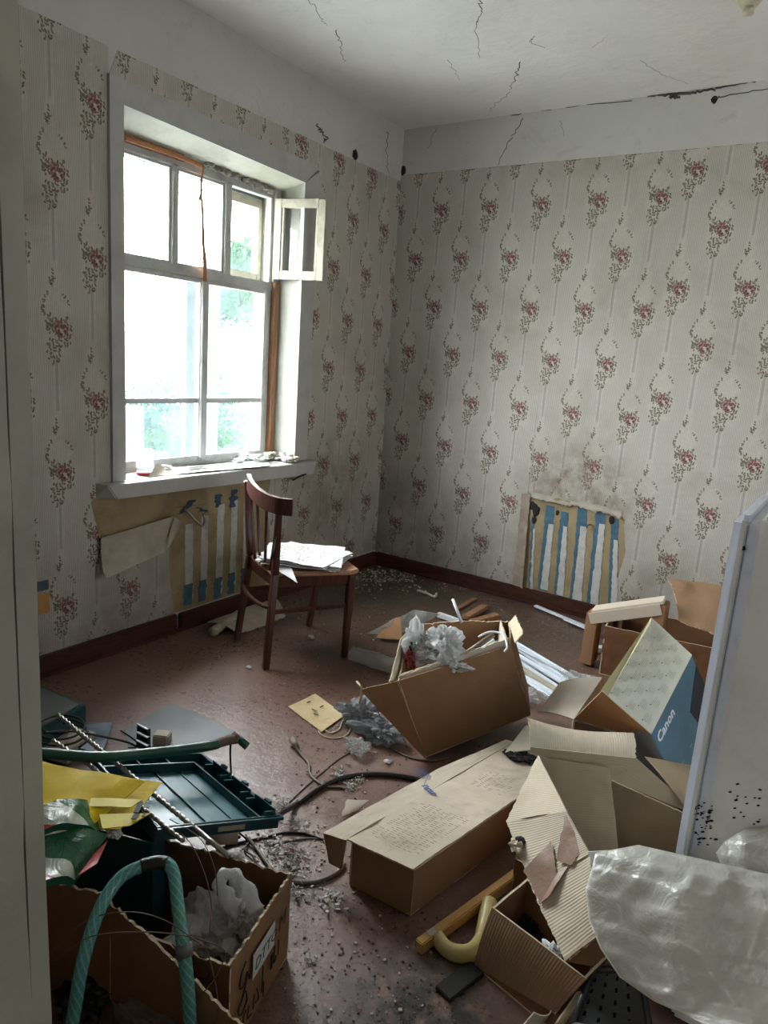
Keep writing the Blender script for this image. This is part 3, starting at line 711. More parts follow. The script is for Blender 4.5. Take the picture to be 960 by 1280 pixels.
# dirty torn edge hanging beside the old radiator place
MTD = simple('soiled_wallpaper', srgb(150, 136, 122), 0.8, vary=0.15, scale=9, bmp=0.5, bscale=14, dirt=srgb(96, 80, 66), dirt_amt=0.7)
o = panel('wallpaper_strip', [Bw(641, 731)+Vector((0, -0.012, 0)), Bw(655, 736)+Vector((0, -0.03, 0)), Bw(664, 618)+Vector((0, -0.012, 0)), Bw(652, 616)+Vector((0, -0.004, 0))], MTD, wall_back, t=0.002, nx=10, ny=20, rough=0.006, rag=(1, 3), ragamp=0.012, seed=31, edge=MT['paper_back'])
# curled torn lip along the top of the patch
for k, (a, b) in enumerate([((664, 617), (716, 627)), ((714, 624), (748, 634)), ((744, 632), (777, 641))]):
    A = Bw(*a); B_ = Bw(*b); dn = Vector((0, -0.028-0.008*(k % 2), -0.035))
    panel('wallpaper_lip', [A+Vector((0, -0.004, 0.01)), B_+Vector((0, -0.004, 0.01)), B_+dn, A+dn*0.8], MT['paper_back'], wall_back, t=0.002, nx=20, ny=5, bendv=0.012, rough=0.008, rag=(2,), ragamp=0.02, seed=40+k, edge=MT['paper_back'])

# ---- exposed painted plaster behind the old radiators
def patch(wall, pts, mat, t, name):
    n = (1, 0, 0) if wall is wall_left else (0, -1, 0)
    return flatpoly(name, pts, n, t, mat, wall)
patch(wall_left, [Lp(1.93, 0.10), Lp(3.22, 0.10), Lp(3.22, 0.86), Lp(1.93, 0.86)], MT['yellow'], 0.0016, 'yellow_paint_patch')
patch(wall_back, [Bw(648, 738), Bw(786, 778)+Vector((0, 0, -0.02)), Bw(786, 640), Bw(650, 612)], MT['yellow'], 0.0016, 'yellow_paint_patch')
def stripe(wall, a, b, w0, w1, mat, t, name, seed, amp=0.006, n=26):
    W_ = Lw if wall is wall_left else Bw
    A, B_ = W_(*a), W_(*b); hd = Vector((0, 1, 0)) if wall is wall_left else Vector((1, 0, 0))
    nn = Vector((1, 0, 0)) if wall is wall_left else Vector((0, -1, 0))
    v = []; f = []
    for i in range(n+1):
        q = A.lerp(B_, i/n); w_ = w0+(w1-w0)*i/n
        jl = amp*(noise.noise(Vector((i*0.35, seed, 0)))+0.6*noise.noise(Vector((i*1.1, seed, 3)))); jr = amp*(noise.noise(Vector((i*0.35, seed, 9)))+0.6*noise.noise(Vector((i*1.1, seed, 13))))
        for o_, th in ((-w_/2+jl, 0), (w_/2+jr, 0), (w_/2+jr, t), (-w_/2+jl, t)): v.append(q+hd*o_+nn*th)
    for i in range(n):
        for k in range(4): f.append((i*4+k, i*4+(k+1) % 4, (i+1)*4+(k+1) % 4, (i+1)*4+k))
    f += [(3, 2, 1, 0), (n*4, n*4+1, n*4+2, n*4+3)]
    return mk(name, v, f, mat, wall)
for k, (a, b, w0) in enumerate([((236, 655), (236, 750), 0.055), ((256, 645), (254, 745), 0.05), ((276, 630), (273, 742), 0.052), ((293, 625), (290, 736), 0.048), ((308, 618), (306, 730), 0.045)]):
    stripe(wall_left, a, b, w0, w0*0.95, MT['stripew'], 0.003, 'white_paint_stripe', k+1, 0.005)
    stripe(wall_left, (b[0]-1, b[1]-20), (b[0]-2, b[1]+6), w0*1.1, w0*1.0, MT['stripeb'], 0.0042, 'blue_paint_smear', k+11, 0.014, 14)
for k, (a, b, w0) in enumerate([((222, 634), (256, 630), 0.03), ((240, 625), (226, 642), 0.05), ((272, 618), (272, 634), 0.045), ((292, 612), (290, 634), 0.05), ((258, 640), (246, 634), 0.03)]):
    stripe(wall_left, a, b, w0, w0*0.7, MT['stripedb'], 0.005, 'dark_blue_paint_smear', k+21, 0.03, 14)
for k, (xt, yt, xb, yb, w0, wb) in enumerate([(667, 645, 662, 738, 0.020, 0.012), (688, 632, 678, 738, 0.058, 0.034), (706, 640, 698, 745, 0.052, 0.030), (729, 633, 719, 752, 0.062, 0.040), (752, 635, 740, 758, 0.064, 0.036), (769, 648, 765, 764, 0.046, 0.026)]):
    stripe(wall_back, (xt, yt), (xb, yb), w0, w0*1.15, MT['stripeb'], 0.003, 'blue_paint_stripe', k+41, 0.010)
    stripe(wall_back, (xt+1.0, yt+16+(k*7) % 12), (xb+2.2, yb-1), wb*1.0, wb*1.5, MT['stripew'], 0.0045, 'white_paint_stripe', k+61, 0.008)
for (px_, py_, r) in ((670, 638, 0.03), (697, 641, 0.013), (765, 650, 0.022), (666, 632, 0.022), (668, 650, 0.018)):
    q = Bw(px_, py_)+Vector((0, -0.004, 0)); crumple('pipe_hole', q, r, MT['dark'], wall_back, seed=int(px_), sub=2, sq=(0.8, 0.22, 1.3))
q = Bw(738, 656); tube('hook', [q, q+Vector((0, -0.02, 0.005)), q+Vector((-0.012, -0.028, -0.008)), q+Vector((-0.014, -0.02, -0.02))], 0.004, MT['wire'], wall_back)
for x0_, x1_ in ((XL, hx0), (hx0, hx1), (hx1, 0.5)):
    tube('border_seam', [yb_(x0_, zz(x0_)), yb_(x1_, zz(x1_))], 0.0016, MT['crack'], wall_back, seg=5, smooth_path=False)
for (px_, py_, r, wl) in ((503, 213, 0.030, wall_back), (444, 193, 0.028, wall_left), (893, 124, 0.018, wall_back)):
    q = (Bw if wl is wall_back else Lw)(px_, py_); crumple('wall_hole', q, r, MT['dark'], wl, seed=px_, sub=2, sq=(0.9, 0.2, 1.0) if wl is wall_back else (0.2, 1.0, 1.1))
# bracket hook left over from the radiator under the window
q = [WX(231, 637, -2.875), WX(236, 641, -2.85), WX(244, 650, -2.83), WX(253, 657, -2.82), WX(256, 650, -2.81), WX(254, 643, -2.81)]
tube('radiator_hook', q, 0.007, MT['steel'], wall_left)
for k, (px_, py_, w0, w1) in enumerate([(58, 717, 0.06, 0.05)]):
    pass
# socket remains on the window wall, beside the door frame
q = Lw(53, 752); MB().bb((XL+0.002, q.y-0.08, q.z-0.055), (XL+0.012, q.y+0.03, q.z+0.04)).build('wooden_block', MT['levelw'], wall_left, bevel=0.003)
q = Lw(53, 731); MB().bb((XL+0.002, q.y-0.08, q.z-0.025), (XL+0.01, q.y+0.025, q.z+0.02)).build('blue_scrap', MT['bluep'], wall_left, bevel=0.003)

# folded-down flap of wallpaper under the window
P0, P1, P2, P3 = WX(126, 673, XL+0.03), WX(218, 645, XL+0.04), WX(207, 690, XL+0.10), WX(133, 723, XL+0.09)
panel('wallpaper_flap', [P0, P1, P2, P3], MT['paper_back'], wall_left, t=0.002, nx=24, ny=14, bendv=0.025, rough=0.012, rag=(3,), ragamp=0.008, seed=51, edge=MT['paper_back'])
panel('wallpaper_flap', [P1, WX(229, 652, XL+0.05), WX(213, 683, XL+0.075), P2], MT['paper_back'], wall_left, t=0.002, nx=8, ny=10, bend=0.012, rough=0.01, rag=(1,), ragamp=0.01, seed=52, edge=MT['paper_back'])

# cracks in the ceiling whitewash and the gap where it meets the back wall
def crack(pp, r, parent, surf, name='crack'):
    P = []
    for i in range(len(pp)-1):
        a, b = Vector(pp[i]+(0,)), Vector(pp[i+1]+(0,))
        for j in range(9): P.append(a.lerp(b, j/9)+Vector((noise.noise(Vector((i*3.3, j*.9, pp[0][0]*.37)))*5, noise.noise(Vector((j*.8, i*2.1, pp[0][1]*.31)))*3, 0)))
    P.append(Vector(pp[-1]+(0,)))
    tube(name, [surf(p.x, p.y) for p in P], r*.75, MT['crack'], parent, seg=5, smooth_path=False, radii=(r*(.9 if parent is ceiling else 1.3), r*(.35 if parent is ceiling else .8)))
Cs = lambda x, y: G(x, y, ZC)
for pp, r in (([(385, -5), (400, 20), (408, 32)], 0.0016), ([(420, 38), (427, 55), (430, 78)], 0.0028), ([(600, -5), (602, 18), (594, 30), (600, 72)], 0.0024), ([(651, 78), (645, 97), (637, 112)], 0.0032), ([(636, 115), (620, 130), (610, 140)], 0.0016), ([(668, 45), (662, 52), (680, 60)], 0.002), ([(560, 75), (575, 100)], 0.0012), ([(800, 75), (830, 95), (860, 105)], 0.0012), ([(740, 60), (760, 45)], 0.001)):
    crack(pp, r, ceiling, Cs)
for pp, r in (([(700, 123), (720, 124), (750, 121)], 0.006), ([(810, 119), (835, 118), (864, 117)], 0.0085), ([(838, 121), (850, 122)], 0.007), ([(640, 143), (700, 134), (790, 126)], 0.003), ([(560, 150), (640, 143)], 0.002), ([(864, 116), (900, 110), (955, 99)], 0.005)):
    crack(pp, r, wall_back, lambda x, y: WY(x, y, YB-0.001), 'crack')
for pp, r in (([(892, 123), (900, 121), (960, 111)], 0.003), ([(652, 148), (635, 180), (622, 206)], 0.0018), ([(545, 160), (535, 185)], 0.0012), ([(700, 150), (705, 170)], 0.001)):
    crack(pp, r, wall_back, lambda x, y: WY(x, y, YB-0.0008), 'crack')
for pp, r in (([(395, 155), (402, 165), (408, 172), (404, 178)], 0.003), ([(485, 165), (483, 185), (486, 215)], 0.002)):
    crack(pp, r, wall_left, lambda x, y: WX(x, y, XL+0.001), 'crack')

# ================================================================== WINDOW
win = thing('window_1', None, None, (-3.06, 2.73, 0.86), kind='structure')
XW = -3.06
def wb(a, b, mat, name, parent=None, bevel=0.003): return MB().bb(a, b).build(name, MT[mat], parent or win, bevel=bevel)
# casing with mitred corners
def cas(p): return flatpoly('casing', [Lp(*q) for q in p], (1, 0, 0), 0.022, MT['casing'], win)
cas([(2.052, 0.86), (2.122, 0.86), (2.122, 2.503), (2.052, 2.605)])
cas([(2.052, 2.605), (2.122, 2.503), (3.335, 2.470), (3.455, 2.572), (3.42, 2.585)])
cas([(3.345, 0.86), (3.462, 0.86), (3.458, 2.560), (3.335, 2.470)])
# reveal boards (sloping head, sides)
MB().hexa([(XW-0.02, 2.08, 2.452), (XW-0.02, 3.40, 2.43), (XL+0.012, 3.40, 2.470), (XL+0.012, 2.08, 2.505), (XW-0.02, 2.08, 2.475), (XW-0.02, 3.40, 2.453), (XL+0.012, 3.40, 2.493), (XL+0.012, 2.08, 2.528)]).build('reveal_head', MT['reveal'], win)
MB().bb((XW-0.10, 3.344, 0.86), (XL+0.010, 3.364, 2.49)).build('reveal_side', MT['reveal'], win)
MB().bb((XW-0.10, 2.10, 0.86), (XL+0.010, 2.12, 2.49)).build('reveal_side', MT['reveal'], win)
wb((XW-0.04, 3.298, 0.87), (XW+0.03, 3.342, 1.915), 'rawwood', 'raw_wood_strip')
wb((XW-0.04, 3.298, 1.92), (XW+0.015, 3.342, 2.44), 'winpaint', 'frame_stile')
wb((XW-0.03, 2.10, 2.415), (XW+0.012, 2.62, 2.462), 'rawwood', 'raw_wood_strip')
# packing rags and foam stuffed in the gap above the frame
for k, (px_, py_, s) in enumerate([(262, 205, 0.030), (272, 211, 0.030), (282, 214, 0.034), (295, 219, 0.026), (308, 225, 0.028), (318, 229, 0.036), (328, 233, 0.034), (338, 238, 0.028), (252, 196, 0.020), (240, 190, 0.02)]):
    crumple('packing_rag', WX(px_, py_, XW+0.016), s, MT['foam'], win, seed=k+3, sub=2, sq=(0.6, 1.2, 0.7))
# inner frame
zT, zB = 2.385, 0.868
zt_ = lambda y: 2.400   # underside of the head rail
wb((XW-0.045, 2.10, 2.385), (XW, 3.315, 2.425), 'winpaint', 'head_rail')
wb((XW-0.045, 2.10, 1.868), (XW+0.004, 3.300, 1.915), 'winpaint', 'transom')
wb((XW-0.045, 2.12, 0.84), (XW+0.002, 3.300, 0.885), 'winpaint', 'bottom_rail')
wb((XW-0.045, 3.262, 0.86), (XW, 3.298, 1.90), 'winpaint', 'frame_stile')
wb((XW-0.045, 2.555, 1.90), (XW, 2.590, 2.40), 'winpaint', 'mullion')
wb((XW-0.045, 2.918, 1.90), (XW, 2.965, 2.40), 'winpaint', 'mullion')
wb((XW-0.045, 3.275, 1.90), (XW, 3.300, 2.40), 'winpaint', 'frame_stile')
# thin sash rims round the upper panes
def rim(y0, y1, z0, z1, x=XW-0.02, w_=0.016, mat='winpaint', parent=None, nm='glazing_bead'):
    m = MB(); m.bb((x-0.012, y0, z0), (x+0.008, y0+w_, z1)); m.bb((x-0.012, y1-w_, z0), (x+0.008, y1, z1)); m.bb((x-0.012, y0+w_, z0), (x+0.008, y1-w_, z0+w_)); m.bb((x-0.012, y0+w_, z1-w_), (x+0.008, y1-w_, z1))
    return m.build(nm, MT[mat], parent or win)
def pane(y0, y1, z0, z1, x=XW-0.022, mat='glass', parent=None):
    return MB().bb((x-0.0015, y0, z0), (x+0.0015, y1, z1)).build('pane', MT[mat], parent or win)
rim(2.12, 2.557, 1.913, 2.388); pane(2.13, 2.55, 1.92, 2.38)
rim(2.588, 2.920, 1.913, 2.388); pane(2.60, 2.91, 1.92, 2.38)
# two lower casements, each a leaf with a glazing bar
for (y0, y1) in ((2.12, 2.765), (2.768, 3.262)):
    s = thing('casement', None, None, (XW, (y0+y1)/2, 0.88)); s.parent = win; s.location = Vector((XW, (y0+y1)/2, 0.88))-win.location
    a = 0.040
    MB().bb((XW-0.035, y0, 0.884), (XW+0.006, y0+a*0.9, 1.868)).build('stile', MT['winpaint'], s, bevel=0.003)
    MB().bb((XW-0.035, y1-a*0.6, 0.884), (XW+0.006, y1, 1.868)).build('stile', MT['winpaint'], s, bevel=0.003)
    MB().bb((XW-0.033, y0+a*0.9, 0.884), (XW+0.004, y1-a*0.6, 0.912)).build('rail', MT['winpaint'], s, bevel=0.003)
    MB().bb((XW-0.033, y0+a*0.9, 1.845), (XW+0.004, y1-a*0.6, 1.868)).build('rail', MT['winpaint'], s, bevel=0.003)
    MB().bb((XW-0.031, y0+a*0.9, 1.205), (XW+0.002, y1-a*0.6, 1.232)).build('glazing_bar', MT['winpaint'], s, bevel=0.003)
    pane(y0+0.03, y1-0.03, 1.225, 1.85, parent=s); pane(y0+0.03, y1-0.03, 0.90, 1.21, parent=s)
MB().bb((XW, 2.748, 0.90), (XW+0.016, 2.790, 1.868)).build('cover_strip', MT['winpaint'], win, bevel=0.004)
# small ventilation sash swung into the room
hA = Vector((XW+0.012, 3.30, 0)); hB = Vector((-2.725, 3.375, 0))
d = (hB-hA).normalized(); nn = Vector((d.y, -d.x, 0))
vs = thing('vent_sash', None, None, (XW, 3.3, 1.93)); vs.parent = win; vs.location = Vector((XW, 3.3, 1.93))-win.location
def vbar(t0, t1, z0, z1, th=0.030, nm='stile', off=0.0, mat='sash'):
    L_ = (hB-hA).length; c = hA+d*((t0+t1)/2*L_)+nn*off; c.z = (z0+z1)/2
    R_ = Matrix((d, Vector((-d.y, d.x, 0)), Vector((0, 0, 1)))).transposed()
    return MB().box(c, ((t1-t0)*L_, th, z1-z0), R_).build(nm, MT[mat], vs, bevel=0.003 if mat == 'sash' else 0)
vbar(0, 0.14, 1.935, 2.385); vbar(0.86, 1.0, 1.935, 2.378); vbar(0.14, 0.86, 1.935, 1.985, nm='rail'); vbar(0.14, 0.86, 2.335, 2.383, nm='rail')
vbar(0.14, 0.19, 1.985, 2.335, 0.018, 'glazing_bead'); vbar(0.81, 0.86, 1.985, 2.335, 0.018, 'glazing_bead')
vbar(0.15, 0.85, 1.975, 2.345, 0.003, 'pane', mat='glass')
# outer window layer
XO = -3.17
wo_ = lambda a, b, nm='outer_frame', m_='outer': MB().bb(a, b).build(nm, MT[m_], win, bevel=0.002)
wo_((XO-0.04, 2.12, 2.39), (XO, 3.344, 2.505)); wo_((XO-0.04, 2.12, 1.885), (XO, 3.344, 1.93), 'outer_transom'); wo_((XO-0.04, 2.12, 0.83), (XO, 3.344, 0.875), 'outer_bottom_rail')
# the wall opening ends at 3.344, so the outer frame sits in it
wo_((XO-0.035, 2.745, 0.87), (XO+0.005, 2.825, 1.90), 'outer_mullion'); wo_((XO-0.035, 3.30, 0.87), (XO+0.005, 3.344, 2.40), 'outer_stile'); wo_((XO-0.035, 2.12, 0.87), (XO+0.005, 2.19, 2.40), 'outer_stile')
wo_((XO-0.035, 2.60, 1.93), (XO+0.005, 2.63, 2.40), 'outer_mullion'); wo_((XO-0.035, 3.00, 1.93), (XO+0.005, 3.03, 2.40), 'outer_mullion', 'sash')
wo_((XO-0.03, 2.19, 1.195), (XO, 2.745, 1.215), 'outer_glazing_bar'); wo_((XO-0.03, 2.825, 1.195), (XO, 3.30, 1.215), 'outer_glazing_bar')
for (y0, y1, z0, z1) in ((2.18, 2.755, 1.2, 1.89), (2.18, 2.755, 0.87, 1.2), (2.82, 3.305, 1.2, 1.89), (2.82, 3.305, 0.87, 1.2), (2.18, 2.605, 1.92, 2.395), (2.625, 3.005, 1.92, 2.395)):
    pane(y0, y1, z0, z1, XO-0.015, 'glass2')
# half-open outer vent sash seen through the open vent
ov = thing('outer_vent_sash', None, None, (XO, 3.03, 1.93)); ov.parent = win; ov.location = Vector((XO, 3.03, 1.93))-win.location
m = MB(); x0 = XO-0.02
m.bb((x0-0.02, 3.03, 1.93), (x0+0.03, 3.055, 2.385)); m.bb((x0-0.02, 3.275, 1.93), (x0+0.03, 3.305, 2.385)); m.bb((x0-0.02, 3.055, 1.93), (x0+0.03, 3.275, 1.965)); m.bb((x0-0.02, 3.055, 2.335), (x0+0.03, 3.275, 2.385))
m.build('sash_frame', MT['sash'], ov, bevel=0.003)
MB().bb((x0+0.0, 3.05, 1.96), (x0+0.003, 3.28, 2.34)).build('pane', MT['glass2'], ov)
MB().bb((XO+0.0, 3.318, 1.93), (XW-0.04, 3.344, 2.40)).build('reveal_post', MT['sash'], win, bevel=0.003)
MB().bb((XO+0.0, 3.300, 0.87), (XW-0.04, 3.344, 1.90)).build('reveal_post', MT['winpaint'], win, bevel=0.003)
# sill board with an end chamfer, cracked slot at its right end
sill = flatpoly('sill_board', [(XL-0.0, 1.965, 0.775), (XL, 1.965, 0.855), (XW, 2.12, 0.86), (XW, 3.344, 0.858), (XL, 3.52, 0.845), (XL, 3.52, 0.775)], (0, 0, 1), 0.001, MT['casing'], win) if False else None
mb = MB()
mb.hexa([(XL, 1.97, 0.79), (XL+0.075, 2.035, 0.785), (XL+0.075, 3.47, 0.775), (XL, 3.53, 0.785), (XL, 1.97, 0.858), (XL+0.075, 1.985, 0.856), (XL+0.075, 3.50, 0.852), (XL, 3.53, 0.855)])
mb.build('sill_board', MT['casing'], win, bevel=0.004)
MB().bb((XW-0.0, 2.12, 0.80), (XL+0.01, 3.344, 0.857)).build('sill_board', MT['casing'], win)
tube('sill_crack', [WX(366, 600, XL+0.077), WX(378, 594, XL+0.077), WX(390, 590, XL+0.05)], 0.006, MT['dark'], win, seg=6)

# ---- outdoors: porch posts, ground, shrubs and trees
tag(MB().bb((-30, -25, -0.62), (-3.4, 40, -0.6)).build('ground', MT['grass']), kind='structure')
for k, (y, x, w_, lab) in enumerate([(WX(268, 270, -4.3).y, -4.3, 0.085, 'pale blue-grey porch post outside the upper middle window pane'), (WX(166, 540, -4.6).y, -4.6, 0.12, 'pale blue-grey post outside the bottom left window pane')]):
    z1 = 4.2 if k == 0 else WX(166, 508, -4.6).z
    m = MB().bb((x-w_/2, y-w_/2, -0.6), (x+w_/2, y+w_/2, z1))
    if k == 0: m.bb((x-w_/2, y, WX(272, 258, -4.3).z), (x+w_/2, y+1.2, WX(272, 240, -4.3).z))
    tag(m.build('porch_post', MT['porch'], bevel=0.006), lab, 'post')
def leafmass(name, c, r, n, mat, parent, seed, leaf=0.06, flat=1.0):
    rnd = random.Random(seed); v = []; f = []
    for i in range(n):
        dd = Vector((rnd.gauss(0, 1), rnd.gauss(0, 1), rnd.gauss(0, 1))).normalized()
        rr = r*(0.55+0.5*rnd.random())*(1+0.35*noise.noise(dd*2.2+Vector((seed, 0, 0))))
        p = Vector(c)+Vector((dd.x*rr, dd.y*rr, dd.z*rr*flat))
        a = Vector((rnd.gauss(0, 1), rnd.gauss(0, 1), rnd.gauss(0, 1))).normalized(); b = a.cross(dd+Vector((0.01, 0, 0))).normalized(); s = leaf*(0.6+rnd.random()*0.8)
        k = len(v); v += [p-a*s, p+b*s*0.45, p+a*s, p-b*s*0.45]; f.append((k, k+1, k+2, k+3))
    return mk(name, v, f, mat, parent)
bushes = [((-5.6, 3.3, 0.1), 0.75, 'A', 'low green shrub close outside the bottom left window pane'), ((-5.8, 5.2, 0.1), 0.8, 'A', 'low green shrub close outside the bottom right window pane'),
          ((-8.6, 4.2, 0.2), 1.1, 'B', 'leafy bush behind the low shrub, left part of the window'), ((-8.8, 7.6, 0.2), 1.1, 'B', 'leafy bush behind the low shrub, right part of the window')]
for k, (c, r, mm, lab) in enumerate(bushes):
    t = thing('garden_shrub', lab, 'shrub', (c[0], c[1], -0.6), 'shrubs in the garden outside the window')
    leafmass('foliage', c, r, 5200, MT['leaf'+mm], t, k+1, 0.055, 0.75)
    mbs = MB()
    for j in range(5): mbs.taper((c[0]+0.05*j-0.1, c[1]+0.04*(j % 3), -0.6), (c[0]+0.3*math.cos(j*1.3), c[1]+0.3*math.sin(j*1.3), c[2]+0.2), 0.03, 0.03, 0.012, 0.012)
    mbs.build('stem', MT['bark'], t)
trees = [((-13.5, 6.4, 1.3), 1.1, 'pale leafy tree seen through the upper left of the casements'), ((-13.5, 13.6, 3.2), 1.1, 'pale leafy tree seen beside the open vent sash')]
for k, (c, r, lab) in enumerate(trees):
    t = thing('garden_tree', lab, 'tree', (c[0], c[1], -0.6), 'trees beyond the garden shrubs')
    leafmass('crown', c, r, 7000, MT['leafA'], t, k+21, 0.10, 0.9)
    MB().taper((c[0], c[1], -0.6), (c[0], c[1], c[2]), 0.3, 0.3, 0.12, 0.12).build('trunk', MT['bark'], t)

# ================================================================== CHAIR WITH NEWSPAPERS
def P3(*q): return Vector(q)
ch = thing('dining_chair', 'dark red-brown wooden chair with a spindle back, papers heaped on its seat', 'chair', (-2.29, 2.70, 0))
sideC = P3(-0.39, 0.19, 0).normalized(); fwdC = P3(0.40, 0.92, 0).normalized()
nf, nm, ntp = G(332, 837), G(344, 717, .45), G(350, 621, .86)
ff, fm, ft = G(296, 800), G(315, 694, .45), G(308, 601, .86)
nm = P3(-2.235, 2.505, .45); fm = P3(-2.55, 2.66, .45)
for (a, b, c) in ((nf, nm, ntp), (ff, fm, ft)):
    m = MB(); m.taper(a, b, 0.030, 0.030, 0.036, 0.034, sideC); m.taper(b, c, 0.036, 0.034, 0.026, 0.024, sideC); m.build('rear_leg', MT['chair'], ch, bevel=0.004)
f1, f2 = G(430, 821), G(386, 783)
t1, t2 = G(437, 716, .425), G(388, 690, .425)
t1 = P3(-2.012, 2.835, .425); t2 = P3(-2.36, 3.02, .425)
for a, b in ((f1, t1), (f2, t2)):
    MB().taper(a, b, 0.028, 0.028, 0.040, 0.040, sideC).build('front_leg', MT['chair'], ch, bevel=0.004)
# seat: rounded slab, apron, hoop stretcher, side rungs
sc = [nm+P3(-0.005, -0.012, -0.01), t1+P3(0.02, -0.03, .02), t1+P3(0.028, 0.028, 0.02), t1.lerp(t2, 0.5)+P3(0.02, 0.05, .02), t2+P3(-0.02, 0.03, 0.02), fm+P3(-0.01, 0.0, -0.01)]
for q in sc: q.z = 0.437
st = flatpoly('seat', sc, (0, 0, 1), 0.022, MT['seat'], ch)
bm = bmesh.new(); bm.from_mesh(st.data); bmesh.ops.bevel(bm, geom=[e for e in bm.edges if e.calc_face_angle(0) > 0.5], offset=0.006, segments=3, affect='EDGES'); bm.to_mesh(st.data); bm.free()
for a, b in ((nm, t1), (t1, t2), (t2, fm), (fm, nm)):
    A = P3(a.x, a.y, 0.41); B_ = P3(b.x, b.y, 0.41); MB().bar(A.lerp(B_, 0.04), A.lerp(B_, 0.96), 0.018, 0.052).build('apron', MT['chair'], ch, bevel=0.003)
def onleg(a, b, t): return a.lerp(b, t)
MB().bar(onleg(nf, nm, .60), onleg(f1, t1, .64), 0.014, 0.022).build('stretcher', MT['chair'], ch, bevel=0.003)
MB().bar(onleg(ff, fm, .60), onleg(f2, t2, .64), 0.014, 0.022).build('stretcher', MT['chair'], ch, bevel=0.003)
c0, c1 = onleg(ff, fm, .66), onleg(nf, nm, .66)
hp = []
for i in range(13):
    a = PI*i/12; mid = (c0+c1)/2; hw = (c1-c0)/2
    hp.append(mid-hw*math.cos(a)-fwdC*0.035*math.sin(a)-P3(0, 0, 0.012*math.sin(a)))
tube('hoop_stretcher', hp, 0.011, MT['chair'], ch, n=2)
# curved top rail with overhanging ends
rp = [G(311, 592, .90), G(314, 600, .895), G(322, 609, .89), G(334, 617, .885), G(349, 622, .885), G(366, 624, .885)]
rp = catmull(rp, 5); v = []; f = []
for i, q in enumerate(rp):
    d_ = (rp[min(i+1, len(rp)-1)]-rp[max(i-1, 0)]).normalized(); sd = P3(d_.y, -d_.x, 0).normalized()
    z0 = -0.075
    for o_, h in ((-0.010, z0), (0.010, z0), (0.010, 0.0), (-0.010, 0.0)): v.append(q+sd*o_+P3(0, 0, h))
for i in range(len(rp)-1):
    for k in range(4): f.append((i*4+k, i*4+(k+1) % 4, (i+1)*4+(k+1) % 4, (i+1)*4+k))
f += [(3, 2, 1, 0), tuple(len(v)-4+k for k in range(4))]
mk('top_rail', v, f, MT['chair'], ch)
for t in (0.20, 0.42, 0.62, 0.82):
    i = int(t*(len(rp)-1)); a = fm.lerp(nm, t); a.z = 0.45; b = rp[i].copy(); b.z -= 0.06
    MB().taper(a, b, 0.012, 0.014, 0.012, 0.012, sideC).build('spindle', MT['chair'], ch, bevel=0.003)
# newspapers: a loose stack of sheets hanging over the near edge
nc = P3(-2.26, 2.76, 0.474)
for k in range(7):
    a = 0.38+0.22*math.sin(k*2.3); ux = P3(math.cos(a), math.sin(a), 0); vy = P3(-math.sin(a), math.cos(a), 0)
    w_, h_ = 0.205-0.008*(k % 3), 0.170-0.006*((k+1) % 3); c = nc+P3(0.012*math.sin(k*1.7), 0.012*math.cos(k*2.9), 0.0052*k+0.002)
    zo = [0, 0, 0, 0]
    P = [c-ux*w_-vy*h_, c+ux*w_-vy*h_, c+ux*w_+vy*h_, c-ux*w_+vy*h_]
    if k == 6: P[1] = P[1]-vy*0.03+P3(0, 0, -0.012)
    o = panel('newspaper', P, MT['paperw'], None, t=0.003, nx=16, ny=16, rough=0.010, seed=70, edge=MT['paperw'])
    lab = ['lowest white sheet of the paper heap on the chair seat', 'second sheet from the bottom of the paper heap on the chair', 'third sheet from the bottom of the paper heap on the chair', 'middle white sheet of the paper heap on the chair', 'third sheet from the top of the paper heap on the chair', 'second sheet from the top of the paper heap on the chair', 'topmost crumpled printed sheet of the paper heap on the chair'][k]
    tag(o, lab, 'paper', 'paper sheets heaped on the chair seat')
    if k == 6:
        mb = MB(); rnd = random.Random(5)
        for r_ in range(15):
            for cc_ in range(3):
                u0 = 0.10+0.29*cc_+rnd.random()*0.03; u1 = u0+0.12+rnd.random()*0.10; vv = 0.08+r_*0.058
                for s_ in range(4):
                    ua, ub = u0+(u1-u0)*s_/4, u0+(u1-u0)*(s_+0.7)/4
                    if rnd.random() < 0.35: continue
                    A = P[0].lerp(P[1], ua).lerp(P[3].lerp(P[2], ua), vv); B_ = P[0].lerp(P[1], ub).lerp(P[3].lerp(P[2], ub), vv)
                    nrm = P3(0, 0, 1)
                    fo = lambda q: 0.010*(noise.noise(q*6+Vector((70, 0, 0)))+0.45*noise.noise(q*19+Vector((70, 3, 0))))
                    mb.bar(A+nrm*(fo(A)+0.0012), B_+nrm*(fo(B_)+0.0012), 0.004+0.004*(rnd.random() > 0.85), 0.001)
        tag(mb.build('print', MT['greyink'], o), kind='stuff')
sh = panel('newspaper', [G(322, 690, .468), G(345, 712, .462), G(372, 727, .452), G(352, 690, .475)], MT['paperw'], None, t=0.002, nx=12, ny=12, rough=0.012, bend=0.01, seed=81, edge=MT['paperw'])
tag(sh, 'loose white sheet sticking out between the chair back spindles', 'paper', 'paper sheets heaped on the chair seat')

# rolled dirty paper lying under the chair, against the skirting
t = thing('paper_roll', 'dirty cream paper half unrolled on the floor under the chair', 'paper', G(310, 775))
a, b, c, d_ = P3(-2.80, 2.60, .03), P3(-2.80, 3.16, .03), P3(-2.56, 2.98, .012), P3(-2.58, 2.62, .006)
panel('unrolled_sheet', [a, d_, c, b], MT['paperd'], t, t=0.003, nx=18, ny=18, bend=0.022, rough=0.010, seed=83, rag=(1, 2), ragamp=0.02, edge=MT['paperd'])
tube('rolled_edge', [G(266, 790, .028), G(284, 778, .03), G(300, 772, .03)], 0.026, MT['paperd'], t, seg=14)
